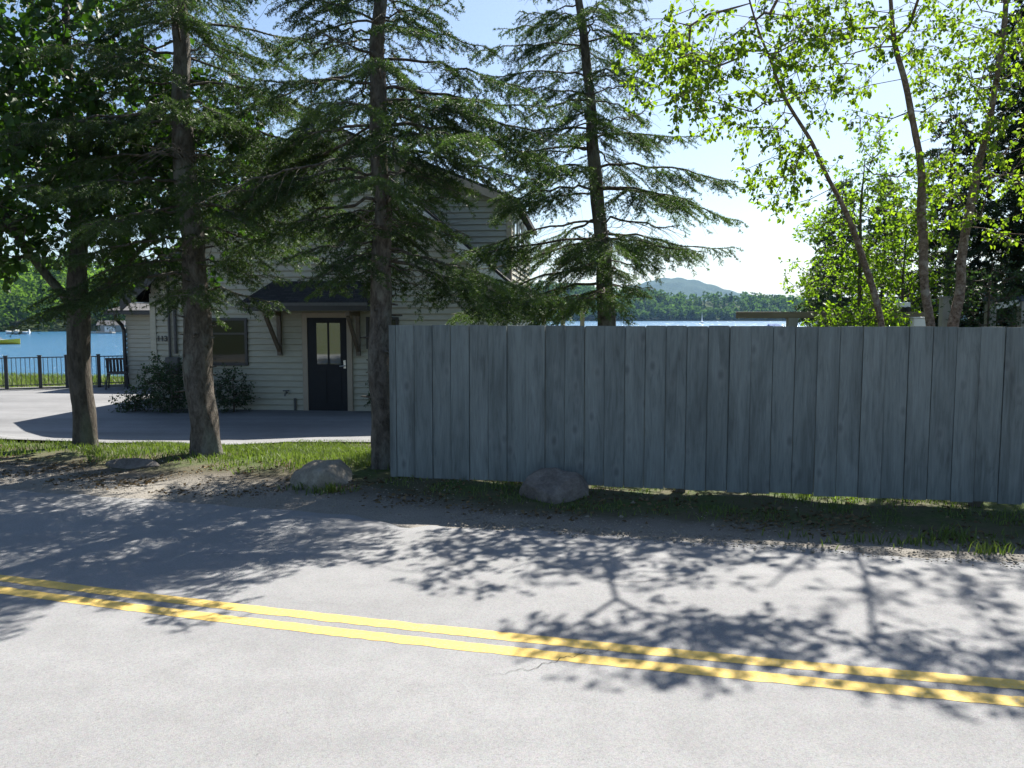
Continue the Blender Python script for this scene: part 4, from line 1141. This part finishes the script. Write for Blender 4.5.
kb = MB(); kb.box(-3, tl + .1, .06, .20, -.2, .035); ko = kb.build('kerb_strip', M['concrete']); ko.location = rail.location; ko.rotation_euler = rail.rotation_euler; tag(ko, kind='structure')

# black patio chairs beside the railing, backs to the road
def patio_chair(px, Y, rz, label):
    g_ = at(px, 388, Y); ch = empty('patio_chair', (g_[0], g_[1], gz(g_[0], g_[1]) + .032), label, 'chair', None, rz)
    p = MB(); p.prism([(-.26, -.22, .43), (.26, -.22, .43), (.26, -.22, .465), (-.26, -.22, .465)], (0, .48, .02)); p.build('seat', M['black_metal'], ch, bevel=.008)
    p = MB()
    for k in range(6):
        x_ = -.225 + k * .09; p.bar((x_, -.21, .50), (x_, -.33, .90), .07, .018)
    p.bar((-.27, -.34, .90), (.27, -.34, .90), .03, .06); p.bar((-.26, -.225, .50), (.26, -.225, .50), .03, .05)
    p.build('backrest', M['black_metal'], ch)
    for x_ in (-1, 1):
        p = MB(); p.bar((x_ * .27, -.28, .66), (x_ * .27, .24, .66), .05, .025); p.bar((x_ * .27, .20, .44), (x_ * .27, .20, .65), .03, .03); p.build('armrest', M['black_metal'], ch)
        p = MB(); p.bar((x_ * .24, -.19, .44), (x_ * .29, -.30, 0), .035, .035); p.build('leg', M['black_metal'], ch)
        p = MB(); p.bar((x_ * .24, .22, .44), (x_ * .28, .27, 0), .035, .035); p.build('leg', M['black_metal'], ch)
patio_chair(118, 23.6, .35, 'black slatted patio chair by the railing, beside the downspout at the house corner')

# ------------------------------------------------------------------ timber frame behind the fence
Yb = 12.6
bl = at(736, 315, Yb); br_ = at(926, 315, Yb - .5)
tf = empty('timber_rail', (bl[0], bl[1], gz(bl[0], bl[1])), 'long weathered timber beam on posts behind the fence, in front of the shrubs', 'timber rail')
def loc(p, o): return tuple(np.asarray(p) - np.array(o.location))
p = MB(); p.bar(loc(bl, tf), loc(br_, tf), .10, .10); p.build('beam', M['oldwood'], tf, bevel=.008)
for px in (792, 925):
    q_ = at(px, 318, Yb - (0.15 if px < 800 else .5)); g_ = gz(q_[0], q_[1])
    p = MB(); l = loc(q_, tf); p.box(l[0] - .07, l[0] + .07, l[1] - .06, l[1] + .06, -.6, l[2]); p.build('post', M['greywood'], tf)
def small_thing(name, px, py, Y, label, cat): 
    c = at(px, py, Y); return c, empty(name, c, label, cat)
c, bh = small_thing('flood_light', 903, 309, 12.0, 'small white twin flood light on the timber beam', 'light')
p = MB(); p.box(-.085, .085, -.06, .06, .02, .10); p.build('housing', M['white'], bh, bevel=.012)
for s_ in (-1, 1):
    p = MB(); p.tube([(s_ * .04, -.03, .015), (s_ * .045, -.09, -.01)], [.03, .04], 10); p.build('lamp_head', M['black_metal'], bh)
p = MB(); p.box(-.035, .035, -.02, .02, -.10, .02); p.build('bracket', M['black_metal'], bh)
c, wb = small_thing('utility_box', 919, 321, 11.9, 'white utility box under the beam left of the birch trunk', 'box')
p = MB(); p.box(-.11, .11, -.06, .06, -.08, .04); p.build('case', M['white'], wb, bevel=.01)
p = MB(); p.box(-.125, .125, -.075, .075, .041, .06); p.build('lid', M['white'], wb, bevel=.006)
p = MB(); p.box(-.06, .06, -.04, .04, -1.9, -.08); p.build('stand', M['oldwood'], wb)
c, sp1 = small_thing('timber_post', 946, 298, 12.4, 'bare grey timber post between the two right birch trunks', 'post')
p = MB(); p.box(-.075, .075, -.06, .06, -2.3, 0); p.build('shaft', M['greywood'], sp1, bevel=.008)
p = MB(); p.box(-.09, .09, -.075, .075, .001, .025); p.build('cap', M['greywood'], sp1)
c0 = at(991, 300, 12.4); gf = empty('gate_frame', (c0[0], c0[1], gz(c0[0], c0[1])), 'grey timber gate posts with blue caps and white crossbar at the right edge', 'gate')
zt_ = c0[2] - gz(c0[0], c0[1])
for xo in (0, .50):
    p = MB(); p.box(xo - .06, xo + .06, -.06, .06, -.4, zt_ - .02); po_ = p.build('post', M['greywood'], gf, bevel=.006)
    p = MB(); p.box(xo - .085, xo + .085, -.085, .085, zt_ - .02, zt_ + .035); p.add([(xo - .085, -.085, zt_ + .035), (xo + .085, -.085, zt_ + .035), (xo + .085, .085, zt_ + .035), (xo - .085, .085, zt_ + .035), (xo, 0, zt_ + .08)], [(0, 1, 4), (1, 2, 4), (2, 3, 4), (3, 0, 4)])
    p.build('cap', M['bluecap'], po_)
p = MB(); p.bar((.06, 0, zt_ - .10), (.44, 0, zt_ - .04), .03, .09); p.build('crossbar', M['white'], gf)
p = MB(); p.bar((.56, 0, zt_ - .03), (2.2, .1, zt_ - .03), .04, .09); p.build('rail', M['greywood'], gf)

# ------------------------------------------------------------------ across the lake
def ridge(name, prof, depth, mat, seed, rough):
    """prof: list of (x, y, ztop) along the shore; terrain strip rising behind the shoreline"""
    P = np.array(prof, float); s = np.concatenate([[0], np.cumsum(np.hypot(*np.diff(P[:, :2], axis=0).T))])
    m = 160; q = np.linspace(0, s[-1], m); Q = np.stack([np.interp(q, s, P[:, i]) for i in range(3)], -1)
    r = np.random.default_rng(seed)
    d = np.gradient(Q[:, :2], axis=0); d /= np.linalg.norm(d, axis=1)[:, None]; nn = np.stack([-d[:, 1], d[:, 0]], -1)
    rows = []
    for k, (f, hfrac) in enumerate(((-.03, -.08), (0, .0), (.06, .10), (.2, .38), (.4, .72), (.65, .93), (1.0, 1.0), (1.4, .85), (2.0, .5))):
        xy = Q[:, :2] + nn * depth * f
        z = -2.3 + (Q[:, 2] + 2.3) * hfrac + (rough * np.sin(q * .02 + k) + rough * .6 * np.sin(q * .06 + 2 * k)) * max(hfrac, 0)
        if k < 1: z = np.full(m, -6.0)
        if k == 1: z = np.full(m, -2.0)
        rows.append(np.concatenate([xy, z[:, None]], 1))
    V = np.concatenate(rows); n = m; kk = len(rows)
    i = (np.arange(n - 1)[None] + n * np.arange(kk - 1)[:, None]).ravel()
    return tag(mesh_np(name, V, [np.stack([i, i + 1, i + 1 + n, i + n], -1)], mat, smooth=True), kind='structure'), np.stack(rows)

hills, HR = ridge('hills', [(-420, 130, 6), (-260, 195, 7), (-130, 205, 7), (-85, 230, 7), (-60, 330, 9), (-40, 520, 14), (0, 690, 27), (60, 740, 31), (140, 770, 27), (210, 790, 19), (300, 760, 11), (420, 640, 10), (520, 420, 9)], 150, M['hill'], 3, 1.2)

def wood(name, HRows, n, seed, rows_w, hh, conif, mat, dist_lo, dist_hi, per, csize, label):
    r = np.random.default_rng(seed)
    kk, m, _ = HRows.shape
    fi = r.random(n * 8) * (m - 1.01); fk = rows_w[0] + r.random(n * 8) * (rows_w[1] - rows_w[0])
    i = fi.astype(int); k = fk.astype(int); u = (fi - i)[:, None]; v = (fk - k)[:, None]
    p = (HRows[k, i] * (1 - u) + HRows[k, i + 1] * u) * (1 - v) + (HRows[k + 1, i] * (1 - u) + HRows[k + 1, i + 1] * u) * v
    d = np.hypot(p[:, 0], p[:, 1]); ok = (d > dist_lo) & (d < dist_hi) & (p[:, 1] > 60)
    p = p[ok][:n]; n = len(p)
    h = hh * r.uniform(.55, 1.25, n); c = r.random(n) < conif
    idx = np.repeat(np.arange(n), per); N = len(idx)
    g = r.random(N)
    f = np.where(c[idx], g ** 1.35, .18 + .82 * g)
    rad = np.where(c[idx], .17 * (1 - f) + .015, .30 * np.sqrt(np.clip(1 - ((f - .58) / .46) ** 2, 0, 1)) + .02) * h[idx]
    a = r.random(N) * 2 * PI; q = rad * np.sqrt(r.uniform(.3, 1, N)) * (1 + .25 * np.sin(a * 3 + idx * 1.7))
    cen = p[idx] + np.stack([np.cos(a) * q, np.sin(a) * q, f * h[idx]], -1)
    s = (csize * r.uniform(.6, 1.4, N) * h[idx] / hh)[:, None]
    d1 = unit(np.stack([np.cos(a), np.sin(a), np.where(c[idx], -.5, r.normal(0, .5, N))], -1) + r.normal(0, .45, (N, 3)))
    d2 = unit(np.cross(d1, r.normal(size=(N, 3))))
    V = np.stack([cen - d1 * s, cen + d2 * s * .6, cen + d1 * s, cen - d2 * s * .6], 1).reshape(-1, 3)
    tt = np.where(c, r.uniform(0, .45, n), r.uniform(.35, 1, n)); tone = np.clip(tt[idx] + r.normal(0, .08, N), 0, 1)
    o = mesh_np(name, V, [np.arange(4 * N).reshape(-1, 4)], mat, tone=np.repeat(tone, 4))
    return tag(o, kind='stuff')
wood('shore_woods', HR, 800, 41, (1.15, 5.0), 14, .35, M['far_leaf'], 120, 420, 170, .75, '')
wood('far_woods', HR, 5200, 42, (1.1, 6.5), 9.5, .42, M['far_needle'], 420, 1300, 42, 1.35, '')
# the mountain beyond
def mountain():
    xs = np.linspace(-1800, 3200, 260); ys = np.linspace(2700, 4600, 60)
    def zf(x, y):
        px = lambda p: (p - 512) / F * 3400
        z = 128 * np.exp(-(np.abs((x - px(672)) / 205)) ** 2.0) + 62 * np.exp(-((x - px(740)) / 230) ** 2) + 70 * np.exp(-((x - px(615)) / 230) ** 2) + 45 * np.exp(-((x - px(830)) / 420) ** 2) + 35 * np.exp(-((x - px(480)) / 500) ** 2)
        z = z * np.exp(-((y - 3400) / 520) ** 2) + 6 * np.sin(x * .013) * np.sin(y * .011) + 4 * np.sin(x * .031 + y * .02) + 3 * np.sin(x * .057 - y * .043)
        return z - 6
    return grid_sheet('mountain', xs, ys, zf, M['mountain'])
mountain()

# boats and the far waterside
LZ = -2.2
def hull(L, W, H_, n=14, sheer=.25, tr=.8):
    """one closed hull, bow at +x"""
    mb = MB(); rows = []
    for k in range(n):
        f = k / (n - 1); x = (f - .5) * L
        wf = W / 2 * (tr + (1 - tr) * math.sin(min(f * 2.2, 1) * PI / 2)) * (1 if f < .5 else math.cos((f - .5) * PI) ** .6 if f < .999 else .02)
        zt = H_ * (1 + sheer * max(0, f - .4) ** 2 * 3); zb = -.15 + (.30 * H_ * max(0, f - .6) * 2)
        rows.append([(x, -wf, zt), (x, -wf * .8, zt * .35), (x, -wf * .25, zb), (x, wf * .25, zb), (x, wf * .8, zt * .35), (x, wf, zt), (x, wf * .86, zt - .02), (x, -wf * .86, zt - .02)])
    vs = [p for r_ in rows for p in r_]; m = 8
    fs = [(i * m + j, i * m + (j + 1) % m, (i + 1) * m + (j + 1) % m, (i + 1) * m + j) for i in range(n - 1) for j in range(m)]
    fs += [tuple(range(m - 1, -1, -1)), tuple((n - 1) * m + j for j in range(m))]
    mb.add(vs, fs); return mb
def boat(name, px, py, Y, L, W, H_, mat, label, cat, rz, cover=None, mast=None, screen=True, group=None):
    c = at(px, py, Y); b = empty(name, (c[0], Y, LZ), label, cat, group, rz)
    h = hull(L, W, H_).build('hull', mat, b, smooth=False)
    p = MB(); p.box(-L * .40, L * .15, -W * .30, W * .30, H_ * .98, H_ * 1.02); p.build('deck', M['white'], b)
    if screen:
        p = MB(); p.add([(L * .05, -W * .38, H_), (L * .05, W * .38, H_), (-L * .02, W * .34, H_ + .42), (-L * .02, -W * .34, H_ + .42), (L * .02, -W * .38, H_), (L * .02, W * .38, H_), (-L * .04, W * .34, H_ + .42), (-L * .04, -W * .34, H_ + .42)],
                        [(0, 1, 2, 3), (7, 6, 5, 4), (0, 3, 7, 4), (2, 1, 5, 6), (3, 2, 6, 7)]); p.build('windscreen', M['pane'], b)
        p = MB(); p.box(-L * .5 - .25, -L * .5, -.18, .18, .1, H_ + .45); p.build('engine', M['white'], b, bevel=.05)
    if cover:
        p = MB(); p.prism([(-L * .45, -W * .45, H_ * 1.03), (-L * .45, W * .45, H_ * 1.03), (-L * .4, 0, H_ + .7)], (L * .75, 0, .1)); p.build('cover', cover, b)
    if mast:
        p = MB(); p.tube([(0, 0, H_), (0, 0, H_ + mast)], [.05, .03], 8); p.build('mast', M['white'], b)
    return b
boat('motorboat', -1, 344, 112, 5.6, 1.9, .62, M['yellow_boat'], 'yellow motorboat cut by the left edge on the lake', 'boat', .12, screen=True, mast=1.3)
boat('motorboat', 17, 332, 178, 5.6, 1.9, .6, M['white'], 'small white boat moored at the far shore, above the yellow boat', 'boat', PI * .96)
boat('motorboat', 773, 326, 260, 5.2, 2.0, .8, M['white'], 'white boat with a blue cover on the lake below the timber beam', 'boat', PI + .2, cover=M['blue_cloth'])
sb = boat('sailboat', 702, 322, 520, 5.0, 1.7, .6, M['white'], 'tiny white sailing boat before the far wooded shore', 'sailboat', 1.1, screen=False, mast=6.6)
p = MB(); p.prism([(-.08, -.01, 1.2), (-2.2, -.25, 1.2), (-.08, -.01, 7.0)], (0, .03, 0)); p.build('sail', M['sail'], sb)
p = MB(); p.prism([(.10, .01, 1.0), (1.9, .1, .9), (.10, .01, 5.6)], (0, .03, 0)); p.build('jib', M['sail'], sb)
# boathouse and dock at the far left shore
c = at(112, 331, 188)
bh_ = empty('boathouse', (c[0], 188, LZ), 'small grey boathouse on the far shore left of the house corner', 'boathouse', rz=.25)
p = MB(); p.box(-2.6, 2.6, -1.6, 1.6, .2, 1.9); p.build('wall', M['greywood'], bh_)
p = MB(); p.prism([(-2.9, -2.0, 1.9), (-2.9, 2.0, 1.9), (-2.9, 0, 3.0)], (5.8, 0, 0)); p.build('roof', M['shingle_grey'], bh_)
p = MB(); p.box(-1.2, 1.0, -1.66, -1.6, .25, 1.6); p.build('door', M['white'], bh_)
dk = empty('dock', (c[0] - 1.2, 184.5, LZ), 'long pale floating dock in front of the grey boathouse', 'dock')
p = MB(); p.box(-3.4, 3.4, -.9, .9, .12, .38); p.build('deck', M['greywood'], dk)
for x_ in (-3, 0, 3):
    p = MB(); p.tube([(x_, -1.0, -1.5), (x_, -1.0, 1.0)], .10, 8); p.build('pile', M['oldwood'], dk)

# ------------------------------------------------------------------ air
hz = MB(); hz.box(-7000, 7000, -7000, 7000, -9, 190)
ho = hz.build('haze', M['white']); ho.data.materials.clear()
hm, nt, out = new_mat('haze_air')
pv = nd(nt, 'ShaderNodeVolumePrincipled'); pv.inputs['Color'].default_value = (.36, .63, 1.0, 1); pv.inputs['Density'].default_value = .0001; pv.inputs['Anisotropy'].default_value = .0
nt.links.new(pv.outputs[0], out.inputs['Volume']); ho.data.materials.append(hm)
tag(ho, kind='stuff')

# ------------------------------------------------------------------ light, world, camera
az = math.atan2(SUNV[0], SUNV[1]); el = math.asin(SUNV[2])
wd_ = bpy.data.worlds.new('World'); scene.world = wd_; wd_.use_nodes = True
nt = wd_.node_tree
for n in list(nt.nodes): nt.nodes.remove(n)
wo = nd(nt, 'ShaderNodeOutputWorld'); bgk = nd(nt, 'ShaderNodeBackground'); sky = nd(nt, 'ShaderNodeTexSky')
sky.sky_type = 'NISHITA'; sky.sun_disc = False; sky.sun_elevation = el; sky.sun_rotation = az
sky.altitude = 100; sky.air_density = 1.0; sky.dust_density = .8; sky.ozone_density = 2.2
nt.links.new(sky.outputs[0], bgk.inputs[0]); bgk.inputs[1].default_value = .058; nt.links.new(bgk.outputs[0], wo.inputs[0])
sl = bpy.data.lights.new('sun', 'SUN'); sl.energy = 5.0; sl.angle = R(.4); sl.color = (1.0, .955, .88)
so = bpy.data.objects.new('sun', sl); C.objects.link(so)
so.rotation_euler = Vector(-SUNV).to_track_quat('-Z', 'Y').to_euler()
so.location = (10, 20, 30)

cd = bpy.data.cameras.new('camera'); cam = bpy.data.objects.new('camera', cd); C.objects.link(cam)
cam.location = (0, 0, CAMZ); cam.rotation_euler = (PI / 2 - PITCH, 0, 0)
cd.sensor_width = 36; cd.lens = 36 * F / 1024; cd.clip_end = 20000; cd.clip_start = .05
scene.camera = cam
vs_ = scene.view_settings
scene.display_settings.display_device = 'sRGB'
vs_.view_transform = 'Standard'; vs_.look = 'None'; vs_.exposure = 1.5; vs_.gamma = 1.0
cy = scene.cycles
cy.max_bounces = 7; cy.diffuse_bounces = 3; cy.glossy_bounces = 3; cy.transmission_bounces = 4; cy.volume_bounces = 0; cy.transparent_max_bounces = 8
cy.use_denoising = True
cy.caustics_reflective = False; cy.caustics_refractive = False; cy.sample_clamp_indirect = 4
